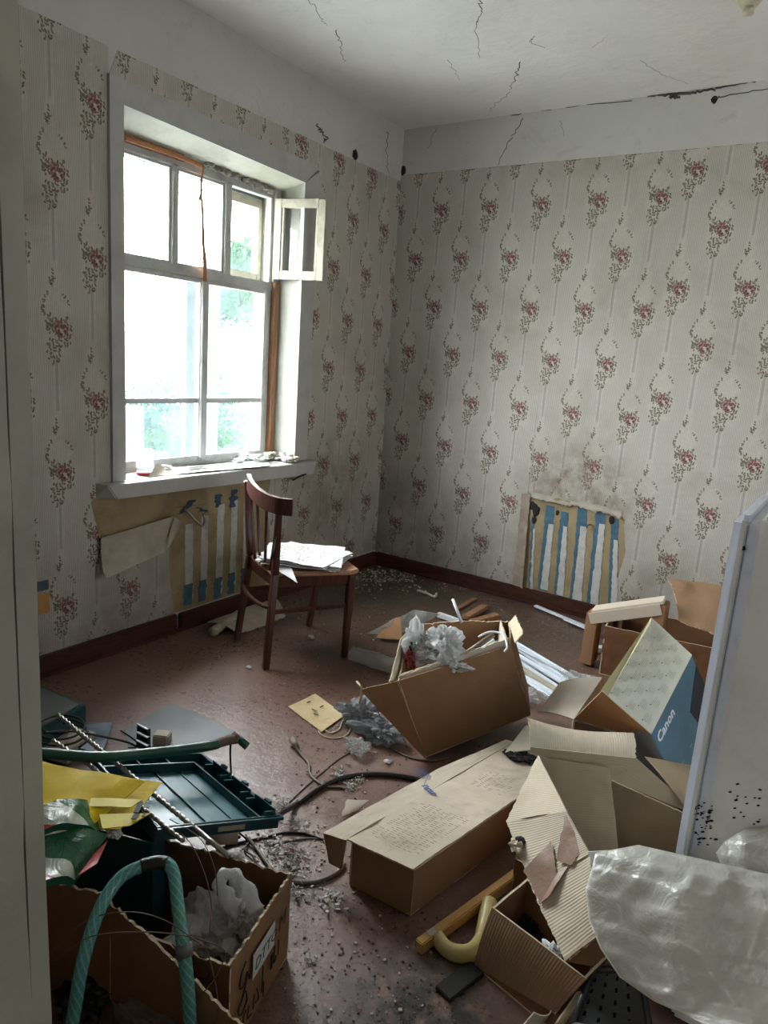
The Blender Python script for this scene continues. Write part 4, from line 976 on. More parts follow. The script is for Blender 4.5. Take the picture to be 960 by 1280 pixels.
# papers and debris on the sill
jar = thing('glass_jar', 'clear glass jar upside down on a red lid, left end of the sill', 'jar', (-2.975, 2.215, 0.859))
jc = WX(181, 593, -2.95); jc.z = 0.860
jar.location = jc
lathe('lid', [(0.0, 0), (0.040, 0), (0.042, 0.004), (0.042, 0.012), (0.0, 0.012)], jc, MT['redlid'], jar)
lathe('body', [(0.034, 0.012), (0.042, 0.022), (0.045, 0.04), (0.045, 0.115), (0.040, 0.128), (0.0, 0.130)], jc, MT['jarglass'], jar)
def sp(px_, py_, z, X=None): return G(px_, py_, z)
z0 = 0.862
tag(panel('paper_sheet', [G(185, 596, z0), G(222, 592, z0), G(226, 583, z0), G(196, 580, z0+0.05)], MT['paperd'], None, t=0.002, nx=12, ny=12, bend=-0.012, rough=0.004, seed=85), 'curled grey-white card beside the jar on the window sill', 'paper')
tag(panel('folded_newspaper', [G(222, 592, z0+.002), G(338, 582, z0+.002), G(334, 575, z0+.004), G(226, 584, z0+.004)], MT['paperw'], None, t=0.005, nx=20, ny=6, rough=0.003, seed=86, edge=MT['black']), 'long folded white paper with a dark edge along the middle of the sill', 'paper')
tag(panel('dark_card', [G(236, 587, z0+.0085), G(262, 584, z0+.0085), G(260, 581, z0+.009), G(236, 584, z0+.009)], MT['black'], None, t=0.002, nx=3, ny=3, seed=87), 'small black card on the folded paper on the sill', 'card')
for k, (px_, py_, s, mm, lab) in enumerate([(206, 588, .020, 'paperw', 'small white crumpled scrap on the curled card on the sill'), (306, 575, .034, 'paperw', 'crumpled white rag left of the heap at the right end of the sill'), (324, 577, .032, 'paperw', 'crumpled white rag in the middle of the sill heap'), (340, 574, .038, 'paperd', 'dirty cream rag at the window frame corner of the sill'), (356, 575, .036, 'paperw', 'white paper wad at the right end of the sill'), (366, 577, .026, 'paperd', 'small paper wad against the right casing on the sill'), (318, 572, .03, 'paperd', 'dirty cream scrap behind the white rags on the sill'), (298, 579, .022, 'paperw', 'small white scrap on the folded paper on the sill'), (350, 570, .024, 'paperw', 'thin white scrap leaning on the raw wood strip of the window')]):
    q = G(px_, py_, z0); tag(crumple('crumpled_rag', q+P3(0, 0, s*0.55), s*1.25, MT[mm], None, seed=k+90, sub=3, amp=0.9, sq=(0.9, 1.3, 0.55), floor=z0-0.002), lab, 'rag', 'rags and scraps on the window sill')
# brown tape hanging from the head of the window
tp = thing('tape_strip', 'orange-brown tape hanging from the top of the window frame down to the transom', 'tape', WX(255, 210, XW+0.03))
def band(pts, w_, name, mat, parent, t=0.0015, side=(0, 1, 0)):
    P = catmull(pts, 6); v = []; f = []
    for i, q in enumerate(P):
        ww = w_ if not callable(w_) else w_(i/(len(P)-1)); sd = Vector(side)
        for o_, h in ((-ww/2, 0), (ww/2, 0), (ww/2, t), (-ww/2, t)): v.append(q+sd*o_+P3(h, 0, 0))
    for i in range(len(P)-1):
        for k in range(4): f.append((i*4+k, i*4+(k+1) % 4, (i+1)*4+(k+1) % 4, (i+1)*4+k))
    f += [(3, 2, 1, 0), tuple(len(v)-4+k for k in range(4))]
    return mk(name, v, f, mat, parent)
xx = XW+0.022
tube('taped_edge', [WX(156, 172, xx), WX(190, 184, xx), WX(225, 196, xx), WX(253, 208, xx)], 0.012, MT['tape_or'], tp, flat=0.5)
band([WX(254, 208, xx), WX(251, 235, xx), WX(253, 262, xx+.01), WX(254, 300, xx+.012), WX(256, 330, xx+.004), WX(256, 352, xx)], lambda t_: 0.014+0.016*abs(t_-0.25), 'hanging_band', MT['tape_or'], tp)
band([WX(253, 236, xx+.003), WX(250, 245, xx+.008), WX(249, 251, xx+.003)], 0.012, 'loose_end', MT['tape_or'], tp)
# ceiling lamp base, just in at the top edge
lamp = thing('lamp_holder', 'yellowed ceramic lamp holder on the ceiling at the top right corner of the photo', 'lamp', G(938, -6, ZC))
lc = G(938, -5, ZC)
lathe('base', [(0.0, 0), (0.055, 0), (0.055, -0.012), (0.040, -0.028), (0.030, -0.04), (0.0, -0.04)], lc, MT['ceramic'], lamp)
lathe('cap', [(0.0, -0.04), (0.02, -0.04), (0.022, -0.065), (0.0, -0.066)], lc, MT['ceramic'], lamp)
tube('ceiling_wire', [lc+P3(0.03, 0, -0.003), lc+P3(0.12, -0.1, -0.003), lc+P3(0.3, -0.5, -0.003)], 0.004, MT['ceramic'], lamp, seg=6)

# ================================================================== BOX A: tilted open carton full of rubbish
up = P3(0, 0, 1)
tA = thing('tilted_carton', 'large open brown carton tipped sideways mid-room, full of rubbish', 'box', G(531, 946, 0))
bl_, br_ = G(531, 946, 0.004), G(663, 893, .14)
tr_, tl_ = G(638, 806, .46), G(497, 851, .31)
ftr, ftl = G(637, 776, .44), G(512, 782, .40)
dL, dR = ftl-tl_, ftr-tr_
bbl, bbr = bl_+dL*0.85+P3(0, 0, -0.05), br_+dR*0.9
bbl.z = max(bbl.z, 0.01)
panel('side_panel', [bl_, br_, tr_, tl_], MT['kraft'], tA, t=0.006, nx=24, ny=18, rough=0.004, bend=0.006, seed=101, rag=(2,), ragamp=0.004, edge=MT['kraft'])
panel('side_panel', [br_, bbr, ftr, tr_], MT['kraft_d'], tA, t=0.006, nx=10, ny=12, rough=0.004, seed=102, rag=(2,), ragamp=0.012)
panel('side_panel', [bbr, bbl, ftl, ftr], MT['kraft'], tA, t=0.006, nx=20, ny=12, bend=0.03, rough=0.004, seed=103, rag=(2,), ragamp=0.008)
panel('side_panel', [bbl, bl_, tl_, ftl], MT['kraft_d'], tA, t=0.006, nx=12, ny=12, rough=0.004, seed=104, rag=(2,), ragamp=0.006)
panel('bottom_panel', [bl_, br_, bbr, bbl], MT['kraft_d'], tA, t=0.006, nx=6, ny=6, seed=105)
fl_ = G(450, 861, .25)
panel('flap', [bl_+P3(0, -0.004, 0.0), bl_+P3(0.004, 0, 0.01), tl_+P3(0, -0.004, 0), fl_], MT['kraft'], tA, t=0.005, nx=10, ny=14, rough=0.005, seed=106, bendv=-0.01, flip=True, edge=MT['kraft'])
# inner flaps standing just behind the near rim, pale torn edges
off = (ftl-tl_).normalized()
for k, (a, s_, h_) in enumerate([(0.018, 0.98, 0.022), (0.034, 0.9, 0.012)]):
    A = tl_+off*a; B_ = tl_.lerp(tr_, s_)+off*a
    panel('inner_flap', [A-up*0.14, B_-up*0.14, B_+up*h_, A+up*(h_*0.3)], MT['pale'], tA, t=0.004, nx=20, ny=8, rough=0.004, seed=107+k, rag=(2,), ragamp=0.012)
panel('inner_flap', [G(487, 852, .31), G(497, 850, .29), G(514, 786, .385), G(500, 800, .40)], MT['rib_x'], tA, t=0.004, nx=6, ny=14, rough=0.004, seed=109, rag=(3,), ragamp=0.01)
panel('inner_flap', [tr_+P3(-.02, .02, -.12), ftr+P3(-.03, -.03, -.12), ftr+P3(-.03, -.02, .004), tr_+P3(-.02, .01, .02)], MT['pale'], tA, t=0.004, nx=8, ny=8, rough=0.004, seed=110, rag=(2,), ragamp=0.014)
panel('flap', [tr_+P3(.0, .05, -0.01), ftr+P3(0.005, -0.01, -0.01), ftr+P3(0.03, 0, 0.035), tr_+P3(0.02, 0.08, 0.03)], MT['edge'], tA, t=0.004, nx=8, ny=6, rough=0.003, seed=111, rag=(2,), ragamp=0.01)
# contents (each thing of its own)
def crum(px_, py_, z, s, mm, name, lab, cat, seed, sq=(1, 1, .7), amp=0.8, sub=4, group=None, sharp=2.0, floor=None, rz=0.0):
    q = G(px_, py_, z); 
    return tag(crumple(name, q, s, MT[mm], None, seed=seed, sub=sub, amp=amp, sq=sq, sharp=sharp, floor=floor, rotz=rz), lab, cat, group)
crum(556, 808, .42, .072, 'bagw', 'crumpled_bag', 'white crumpled plastic bag in the middle of the tilted carton', 'bag', 121, (1.0, .8, .9))
crum(555, 798, .45, .04, 'bagw', 'bag_knot', 'white twisted peak of film on the bag in the tilted carton', 'bag', 128, (0.7, .7, 1.2))
crum(518, 803, .40, .058, 'bagw', 'crumpled_bag', 'white bag draped over the left rim of the tilted carton', 'bag', 122, (.7, .7, 1.4))
crum(538, 818, .37, .060, 'clear', 'clear_wrap', 'clear film between the two white bags in the tilted carton', 'plastic film', 123, (1.2, .8, .8))
crum(514, 822, .345, .030, 'redp', 'red_packet', 'dark red packet at the left end of the tilted carton', 'packet', 124, (1, .8, 1.0))
crum(512, 812, .37, .028, 'black', 'black_printed_wrapper', 'black speckled wrapper above the red packet in the tilted carton', 'wrapper', 125, (.7, .7, 1.4))
crum(563, 828, .37, .05, 'paperw', 'white_packaging', 'white torn packaging at the near rim of the tilted carton', 'packaging', 126, (1.6, .6, .5))
crum(570, 824, .385, .03, 'pale', 'card_scrap', 'tan cardboard scrap at the near rim of the tilted carton', 'cardboard', 127, (1.0, .6, .6))
for k, (a, b, r, mm, lab) in enumerate([((575, 822, .36), (617, 793, .45), .010, 'cableg', 'grey tube leaning in the right end of the tilted carton'), ((582, 826, .37), (618, 800, .45), .008, 'pvc', 'white plastic strip leaning in the right end of the tilted carton'), ((590, 826, .38), (622, 802, .44), .009, 'cableg', 'second grey strip beside the white one in the tilted carton')]):
    tag(tube('plastic_strip', [G(*a), G(*b)], r, MT[mm], None, seg=6, smooth_path=False), lab, 'strip')
tag(tube('white_cable_loop', [G(598, 796, .44), G(612, 790, .47), G(628, 793, .48), G(634, 808, .46), G(630, 815, .44)], .004, MT['pvc'], None, seg=6), 'white cable looped over the right corner of the tilted carton', 'cable')
tag(tube('broken_stick', [G(565, 752, .02), G(570, 770, .02), G(577, 786, .3)][0:1]+[G(566, 749, .46), G(577, 778, .42)] if False else [G(566, 749, .50), G(577, 778, .42)], .007, MT['pvc'], None, seg=6, smooth_path=False), 'thin white stick poking up behind the tilted carton', 'stick')
tag(tube('white_wire', [G(446, 852, .27), G(452, 862, .255), G(449, 880, .1), G(445, 892, .02)], .0045, MT['edge'], None, seg=6), 'pale stiff wire hanging from the left corner of the tilted carton', 'wire')
# ---- behind and beside box A
tag(panel('plastic_sheet', [G(457, 792, .03), G(500, 792, .01), G(552, 768, .10), G(520, 762, .13)], MT['clear'], None, t=0.002, nx=22, ny=16, rough=0.035, seed=131, edge=MT['clear']), 'crumpled milky plastic sheet on the floor behind the tilted carton', 'plastic film')
tag(panel('torn_carton_piece', [G(470, 797, .02), G(503, 800, .02), G(500, 772, .10), G(487, 776, .06)], MT['kraft'], None, t=0.005, nx=8, ny=8, rough=0.01, seed=132, rag=(2,)), 'brown cardboard scrap under the plastic sheet behind the tilted carton', 'cardboard')
bt = thing('plastic_bottle', 'clear crushed plastic bottle lying on the floor near the front chair leg', 'bottle', G(462, 822))
c = G(470, 826, .045); ax = (G(497, 828, .045)-G(447, 812, .045)).normalized()
R_ = Matrix((ax.cross(up).normalized(), up, ax)).transposed()
if R_.determinant() < 0: R_ = Matrix((-ax.cross(up).normalized(), up, ax)).transposed()
lathe('bottle_body', [(0.0, -.15), (.035, -.148), (.042, -.135), (.040, -.06), (.043, 0), (.039, .06), (.042, .10), (.028, .14), (.014, .165), (.014, .185), (0, .186)], c, MT['clear'], bt, rot=R_)
lathe('bottle_cap', [(0.0, .178), (.016, .178), (.016, .196), (0, .197)], c, MT['pvc'], bt, rot=R_)
tag(panel('paper_scrap', [G(460, 832, .01), G(492, 842, .01), G(494, 836, .03), G(463, 828, .02)], MT['paperd'], None, t=.003, nx=6, ny=4, rough=.006, seed=134), 'pale paper strip on the floor left of the tilted carton', 'paper')
for k, (a, b, w_, h_, mm, nm_, lab) in enumerate([((582, 772, .02), (606, 758, .02), .05, .025, 'rawwood', 'wood_offcut', 'brown wood offcut on the floor behind the tilted carton'), ((590, 778, .03), (622, 770, .03), .05, .03, 'rawwood', 'wood_offcut', 'thicker brown wood offcut just behind the tilted carton rim'),
        ((570, 762, .01), (594, 748, .01), .03, .012, 'rawwood', 'wood_offcut', 'thin dark wood splinter furthest behind the tilted carton'), ((548, 768, .02), (576, 778, .02), .03, .03, 'paperw', 'white_profile', 'short white channel piece sticking out behind the tilted carton')]):
    tag(MB().bar(G(*a), G(*b), w_, h_).build(nm_, MT[mm], None, bevel=.003), lab, 'wood' if 'wood' in nm_ else 'profile')
tag(tube('bent_stick', [G(522, 738, .01), G(534, 742, .01), G(543, 746, .012), G(546, 742, .02)], .009, MT['paperd'], None, seg=6), 'pale bent stick on the floor between the chair and the corner', 'stick')

# bundle of white plastic strips on the floor
strips = [((628, 795), (770, 880), .035, .012, 0.02), ((634, 803), (762, 884), .030, .012, 0.02), ((630, 810), (752, 882), .040, .010, 0.02), ((626, 814), (744, 890), .022, .014, 0.012),
          ((632, 824), (735, 888), .035, .010, 0.012), ((640, 838), (722, 886), .035, .010, 0.012), ((640, 805), (758, 868), .012, .016, 0.045), ((645, 818), (750, 884), .012, .014, 0.04), ((650, 845), (715, 892), .02, .012, 0.01)]
names = ['farthest', 'second farthest', 'third farthest', 'fourth farthest', 'middle', 'third nearest', 'upper far', 'upper middle', 'nearest']
for k, (a, b, w_, h_, z) in enumerate(strips):
    m = MB(); A, B_ = G(*a, z), G(*b, z); m.bar(A, B_, w_, h_*0.35)
    sd = (B_-A).normalized().cross(up)
    if w_ > .02:
        m.bar(A+sd*(w_/2-.002)+up*h_*.4, B_+sd*(w_/2-.002)+up*h_*.4, .003, h_*.8); m.bar(A-sd*(w_/2-.002)+up*h_*.4, B_-sd*(w_/2-.002)+up*h_*.4, .003, h_*.8)
    tag(m.build('plastic_strip', MT['pvc'] if k != 4 else MT['paperd']), names[k]+' white plastic trim strip of the bundle lying right of the tilted carton', 'strip', 'white plastic trim strips in the bundle')
crum(662, 868, .05, .045, 'clear', 'clear_wrap', 'crumpled clear film over the near end of the white strip bundle', 'plastic film', 141, (1.4, .9, .5), floor=0)
crum(728, 850, .05, .055, 'clear', 'clear_wrap', 'clear film covering the far end of the white strip bundle', 'plastic film', 142, (1.5, .7, .5), floor=0)
tag(MB().bar(G(669, 757, .02), G(748, 790, .02), .03, .012).build('plastic_strip', MT['pvc'], bevel=.003), 'long white strip on the floor along the back wall skirting', 'strip')
tag(MB().bar(G(705, 774, .03), G(748, 792, .03), .018, .010).build('plastic_strip', MT['pvc'], bevel=.003), 'thin white strip beside the long one along the back wall', 'strip')
tag(MB().bar(G(732, 812, .02), G(758, 811, .02), .045, .03).build('plastic_strip', MT['pvc'], bevel=.003), 'short white profile end poking out left of the far carton', 'strip')

# ================================================================== BOX D: far carton with packing insert
tD = thing('far_carton', 'brown open carton standing furthest back near the right end of the back wall', 'box', P3(-0.6, 3.6, 0))
d0, d1 = P3(-.895, 3.52, 0), P3(-.27, 3.62, 0); dv_ = P3(-.05, .34, 0); hD = .27
def up_(q, h): return P3(q.x, q.y, q.z+h)
hD0 = .265
panel('side_panel', [d0, d1, up_(d1, hD0), up_(d0, hD0)], MT['kraft_d'], tD, t=.006, nx=20, ny=12, rough=.006, seed=151, rag=(2,), ragamp=.004)
panel('side_panel', [d0+dv_, d0, up_(d0, hD0), up_(d0+dv_, hD0)], MT['kraft'], tD, t=.006, nx=12, ny=12, rough=.005, seed=152, rag=(2,), ragamp=.004)
panel('side_panel', [d1+dv_, d0+dv_, up_(d0+dv_, hD0), up_(d1+dv_, hD0)], MT['kraft_d'], tD, t=.006, nx=12, ny=12, rough=.005, seed=153)
panel('side_panel', [d1, d1+dv_, up_(d1+dv_, hD0), up_(d1, hD0)], MT['kraft_d'], tD, t=.006, nx=12, ny=12, rough=.005, seed=154)
panel('bottom_panel', [up_(d0, .006), up_(d1, .006), up_(d1+dv_, .006), up_(d0+dv_, .006)], MT['kraft_d'], tD, t=.005, nx=4, ny=4, seed=155)
# cross frame insert: pale top batten and posts
iD = thing('packing_frame', 'pale cardboard packing frame sitting in the far carton', 'packaging', P3(-.78, 3.66, .25))
a0, a1 = WY(742, 762, 3.62), WY(831, 750, 3.66)
m = MB(); m.bar(a0, a1, .11, .018); m.build('top_board', MT['pale'], iD, bevel=.002)
m = MB(); m.bar(a0+P3(0, -.056, -.035), a1+P3(0, -.056, -.035), .008, .06); m.build('front_board', MT['pale'], iD, bevel=.002)
for t_ in (0.03, 0.97):
    q = a0.lerp(a1, t_); MB().bb((q.x-.03, q.y-.055, 0.012), (q.x+.03, q.y+.05, q.z-.01)).build('post', MT['kraft'], iD, bevel=.002)
q = a0.lerp(a1, .42); MB().bb((q.x-.004, q.y-.03, 0.012), (q.x+.004, q.y+.03, q.z-.02)).build('divider', MT['kraft'], iD)
c1_ = WY(832, 722, 3.80); c2_ = WY(906, 730, 3.95)
panel('flap', [WY(848, 775, 3.62), WY(910, 800, 3.62), WY(916, 732, 3.90), WY(833, 724, 3.90)], MT['rib_b'], tD, t=.005, nx=20, ny=12, rough=.012, bendv=.03, seed=157, rag=(0, 3), ragamp=.012)
tag(panel('leaning_board', [WY(834, 756, 3.90), WY(846, 756, 3.9), WY(846, 726, 3.93), WY(833, 724, 3.93)], MT['kraft'], None, t=.005, nx=4, ny=6, seed=158), 'narrow brown board behind the packing frame of the far carton', 'cardboard') if False else None

# ================================================================== BOX C: open carton with a pale flap laid outward
tC = thing('open_flap_carton', 'open carton with pale lid flap and orange-brown inside, right of the tilted carton', 'box', P3(-.62, 2.5, 0))
C1, C2, C3, C4 = G(700, 853, .30), G(753, 847, .31), G(717, 899, .30), G(672, 890, .22)
C5, C6 = G(800, 922, .20), G(820, 900, .20)
panel('flap', [C4, C3, C2, C1], MT['pale'], tC, t=.005, nx=14, ny=14, bend=.012, rough=.003, seed=161)
panel('side_panel', [C3-up*.0, C5, C6, C2], MT['kraft_o'], tC, t=.005, nx=14, ny=14, rough=.003, seed=162)
panel('side_panel', [P3(C3.x, C3.y, 0.0), P3(C5.x, C5.y, 0.0), C5-up*.008, C3-up*.008], MT['kraft_d'], tC, t=.005, nx=8, ny=8, seed=163)
panel('side_panel', [P3(C2.x, C2.y, 0.0), P3(C3.x, C3.y, 0.0), C3-up*.008, C2-up*.008], MT['kraft'], tC, t=.005, nx=8, ny=8, seed=164)
panel('side_panel', [P3(C6.x, C6.y, 0.0), P3(C2.x, C2.y, 0.0), C2-up*.008, C6-up*.008], MT['kraft_d'], tC, t=.005, nx=8, ny=8, seed=165)
panel('flap', [G(778, 885, .285), G(783, 900, .25), G(812, 922, .20), G(800, 905, .24)], MT['kraft_d'], tC, t=.004, nx=6, ny=6, seed=166)
# little pale end flap by box B
tag(panel('loose_flap', [G(631, 940, .165), G(664, 937, .19), G(662, 906, .22), G(656, 908, .22)], MT['pale'], None, t=.004, nx=8, ny=8, rough=.003, seed=167), 'small pale triangular cardboard flap between the flat carton and the ribbed flap', 'cardboard')
crum(652, 946, .16, .035, 'black', 'dark_scrap', 'dark crumpled lump under the small triangular flap', 'plastic film', 168, (1.4, .8, .3))  # dark lump filling the space below the flap

# ================================================================== BOX E: printed blue box
tE = thing('printer_box', 'pale-topped blue printed box with a white brand word, standing askew against the fridge', 'box', G(836, 963, .15))
E3 = P3(-.382, 2.213, .426)
e3, e2, e4, e1 = G(814, 918, .43), G(865, 819, .60), G(751, 863, .50), G(814, 772, .665)
dn = (G(836, 963, .285)-e3)
dn = dn.normalized()*.47
E8 = [e3+dn, e2+dn, e1+dn, e4+dn, e3, e2, e1, e4]
for q in E8: q.z = max(q.z, .02)
MB().hexa(E8).build('carton_body', MT['bluebox'], tE, bevel=.003)
nP = (e2-e3).cross(e4-e3).normalized()
if nP.z < 0: nP = -nP
def quadplate(P, n, t, mat, name, parent): return MB().hexa([q for q in P]+[q+n*t for q in P]).build(name, mat, parent)
quadplate([e3, e2, e1, e4], nP, .0015, MT['greyboard'], 'top_face', tE)
u_ = (e2-e3); v_ = (e4-e3)
quadplate([e3+v_*.86+nP*.0016, e2+v_*.86+nP*.0016, e1+nP*.0016, e4+nP*.0016], nP, .001, MT['khakiboard'], 'edge_strip', tE)
nB = u_.cross(dn).normalized()
if nB.dot(e3-e4) < 0: nB = -nB
nG = v_.cross(dn).normalized()
if nG.dot(e3-e2) < 0: nG = -nG
quadplate([e3, e4, e4+dn, e3+dn], nG, .0012, simple('grey_end_board', srgb(120, 124, 126), .5), 'end_face', tE)
panel('flap', [G(717, 899, .305), G(797, 922, .335), e3+(CAM-e3).normalized()*.012, e4+(CAM-e4).normalized()*.014+(e3-e4)*.02], MT['kraft_o'], tC, t=.004, nx=14, ny=12, rough=.002, seed=167)
# text blocks: rows of tiny grey paragraphs on the pale face
mb = MB(); mb2 = MB(); rnd = random.Random(9)
uh, vh = u_.normalized(), v_.normalized()
for r_ in range(5):
    for c_ in range(5):
        u0 = .06+c_*.185+(.09 if r_ % 2 else 0); v0 = .10+r_*.155
        if u0 > .9: continue
        for l_ in range(5):
            L_ = .07+.035*rnd.random(); A = e3+u_*u0+v_*(v0+.10-l_*.024)+nP*.0017
            mb.bar(A, A+u_*L_, .0011, .0003, up=nP)
        A = e3+u_*(u0-.012)+v_*(v0+.115)+nP*.0018; mb2.bar(A, A+u_*.008, .003, .0008, up=nP)
tag(mb.build('print', MT['print'], tE), kind='stuff'); tag(mb2.build('print_bullets', MT['ink'], tE), kind='stuff')
A = e3+u_*.06+dn*.14+nB*.0012
text('lettering', 'Canon', .050, e3+u_*.04+dn*.135+nB*.001, u_, -dn, MT['white'], tE, bold=.0012)
quadplate([e3+u_*.62+dn*.30+nB*.0006, e3+u_*1.0+dn*.10+nB*.0006, e3+u_*1.0+dn*.62+nB*.0006, e3+u_*.70+dn*.58+nB*.0006], nB, .0008, MT['blackprint'], 'printed_picture', tE)
for k in range(5):
    A = e3+u_*(.1+.1*k)+dn*.5+nB*.0006; MB().bar(A, A+u_*.05, .004, .0006, up=nB).build('small_print', MT['print'], tE) if k % 2 else None

# ================================================================== FRIDGE
tF = thing('refrigerator', 'white refrigerator seen from its side at the right edge, door edge catching the light', 'refrigerator', P3(.15, 1.86, 0))
FT = G(918, 640, 1.25)
fx = -.181
MB().bb((fx+.052, 1.60, 0.03), (.50, 2.16, 1.247)).build('cabinet', MT['fridge'], tF, bevel=.008)
MB().bb((fx+.046, 1.612, 0.05), (fx+.054, 2.15, 1.235)).build('door_seal', MT['gasket'], tF)
MB().bb((fx, 1.602, 0.05), (fx+.046, 2.16, 1.243)).build('door', MT['gasket'], tF, bevel=.018)
MB().bb((fx+.018, 1.598, 0.05), (fx+.026, 1.603, 1.235)).build('door_groove', MT['fridge'], tF)
for y_ in (1.66, 2.10):
    for x_ in (fx+.09, .44): lathe('foot', [(0, 0), (.02, 0), (.018, .03), (0, .03)], (x_, y_, 0), MT['black'], tF, seg=10)
mb = MB(); rnd = random.Random(12)
for k in range(70):
    px_ = 880+rnd.gauss(0, 6)-(k % 3)*2; py_ = 1020+rnd.gauss(0, 18)
    if k > 45: px_ = 912+rnd.random()*40; py_ = 1010+rnd.gauss(0, 16)
    if k > 64: px_ = 930; py_ = 678+k-60
    q = WY(px_, py_, 1.5985); 
    if q.x < fx+.004: continue
    s_ = .0012+.002*rnd.random(); mb.bar(q-P3(s_, 0, s_), q+P3(s_, 0, s_*.3), .0008, s_*1.3)
tag(mb.build('mould_specks', MT['mould'], tF), kind='stuff')

# ================================================================== BOX B: long flat closed carton
tB = thing('flat_carton', 'long flat closed carton with blue stamp lying in the foreground centre', 'box', G(513, 1145))
b0, b1 = G(436, 1105, .003), G(513, 1145, .003); lv = P3(.155, .84, 0)
b2, b3 = b1+lv, b0+lv
hb = .145
MB_ = [b0, b1, b2, b3]
panel('side_panel', [b0, b1, up_(b1, hb), up_(b0, hb)], MT['kraft'], tB, t=.005, nx=10, ny=8, rough=.002, seed=171)
panel('side_panel', [b1, b2, up_(b2, hb), up_(b1, hb)], MT['kraft'], tB, t=.005, nx=20, ny=8, rough=.003, seed=172)
panel('side_panel', [b3, b0, up_(b0, hb), up_(b3, hb)], MT['kraft'], tB, t=.005, nx=20, ny=8, rough=.003, seed=173)
panel('side_panel', [b2, b3, up_(b3, hb), up_(b2, hb)], MT['kraft'], tB, t=.005, nx=8, ny=8, rough=.002, seed=174)
panel('bottom_panel', [up_(b0, .004), up_(b1, .004), up_(b2, .004), up_(b3, .004)], MT['kraft_d'], tB, t=.004, nx=4, ny=8, seed=175)
T0, T1 = G(405, 1040, .153), G(516, 1087, .152)
T2 = G(672, 984, .152); T3 = G(560, 960, .152)
tj = G(434, 1048, .153)
s0, s1 = tj, G(600, 935, .153)
lvt = P3(.155, .84, 0)
mid = G(467, 1052, .153).lerp(G(436, 1048, .153), .0)
# top: two long flaps meeting on a seam
seamA = tj.lerp(T1, .38); seamB = seamA+lvt*.98
seamA = G(434, 1049, .153); seamB = G(436, 1048, .153)+lvt
panel('top_flap', [seamA, T1, T1+lvt, seamA+lvt], MT['kraft_top'], tB, t=.005, nx=14, ny=30, rough=.0035, seed=176, rag=(1, 0), ragamp=.003, flip=False)
panel('top_flap', [T0, seamA+P3(-.001, 0, 0), seamA+lvt+P3(-.001, 0, 0), T0+lvt*.60], MT['kraft_top'], tB, t=.005, nx=8, ny=30, rough=.0035, seed=177, rag=(3,), ragamp=.002)
panel('top_flap', [T0+lvt*.60, seamA+lvt*.60, seamA+lvt*.99, seamA+lvt*.985+P3(-.03, 0, 0)], MT['kraft_top'], tB, t=.005, nx=6, ny=10, rough=.003, seed=178)
panel('end_flap', [T0, seamA, G(428, 1086, .05), G(412, 1078, .06)], MT['rib_b'], tB, t=.005, nx=8, ny=10, rough=.004, seed=179, rag=(2,), ragamp=.006)
panel('end_flap', [G(404, 1068, .03), G(410, 1080, .02), G(436, 1074, .04), G(430, 1060, .05)], MT['pale'], tB, t=.004, nx=5, ny=5, rough=.004, seed=180) if False else None
tag(panel('card_scrap', [G(425, 1022, .012), G(450, 1012, .012), G(462, 1000, .03), G(433, 998, .03)], MT['pale'], None, t=.004, nx=8, ny=6, rough=.006, seed=181, rag=(0, 3), ragamp=.012), 'torn pale cardboard piece on the floor left of the flat carton', 'cardboard')
# blue stamp and faint black print
bu, bvv = (T1-seamA).normalized(), lvt.normalized()
st0 = G(520, 966, .1585)
text('stamp_lettering', 'лcsr', .034, G(527, 982, .1585), -P3(-.75, .62, 0) if False else (G(549, 985, .1585)-G(527, 966, .1585)), (G(545, 960, .1585)-G(524, 976, .1585)), MT['blueink'], tB, bold=.0006)
mb = MB()
for k in range(5):
    A = G(518, 968-k*1.6, .1585)+bvv*.004*k; A = G(516, 963, .158)+(G(530, 973, .158)-G(516, 963, .158))*0+(G(524, 960, .158)-G(516, 963, .158))*(k*.28)
    mb.bar(A, A+(G(533, 976, .158)-G(517, 964, .158))*(.9-.08*(k % 2)), .0018, .0006)
mb.bar(G(529, 984, .1585), G(536, 968, .1585), .002, .0006)
mb.build('stamp_lines', MT['blueink'], tB)
mb = MB(); rnd = random.Random(21)
for k in range(26):
    for j in range(9):
        if rnd.random() < .3: continue
        A = T1+(seamA-T1)*(.12+.085*j)+lvt*(.06+.011*k)+up*.007; mb.bar(A, A+(seamA-T1)*(.03+.04*rnd.random()), .0010, .0004)
for k in range(12):
    for j in range(6):
        if rnd.random() < .4: continue
        A = T1+(seamA-T1)*(.18+.09*j)+lvt*(.56+.012*k)+up*.007; mb.bar(A, A+(seamA-T1)*(.03+.03*rnd.random()), .0010, .0004)
tag(mb.build('print', MT['greyink'], tB), kind='stuff')
for a, b in (((502, 1000), (575, 1010)),): pass

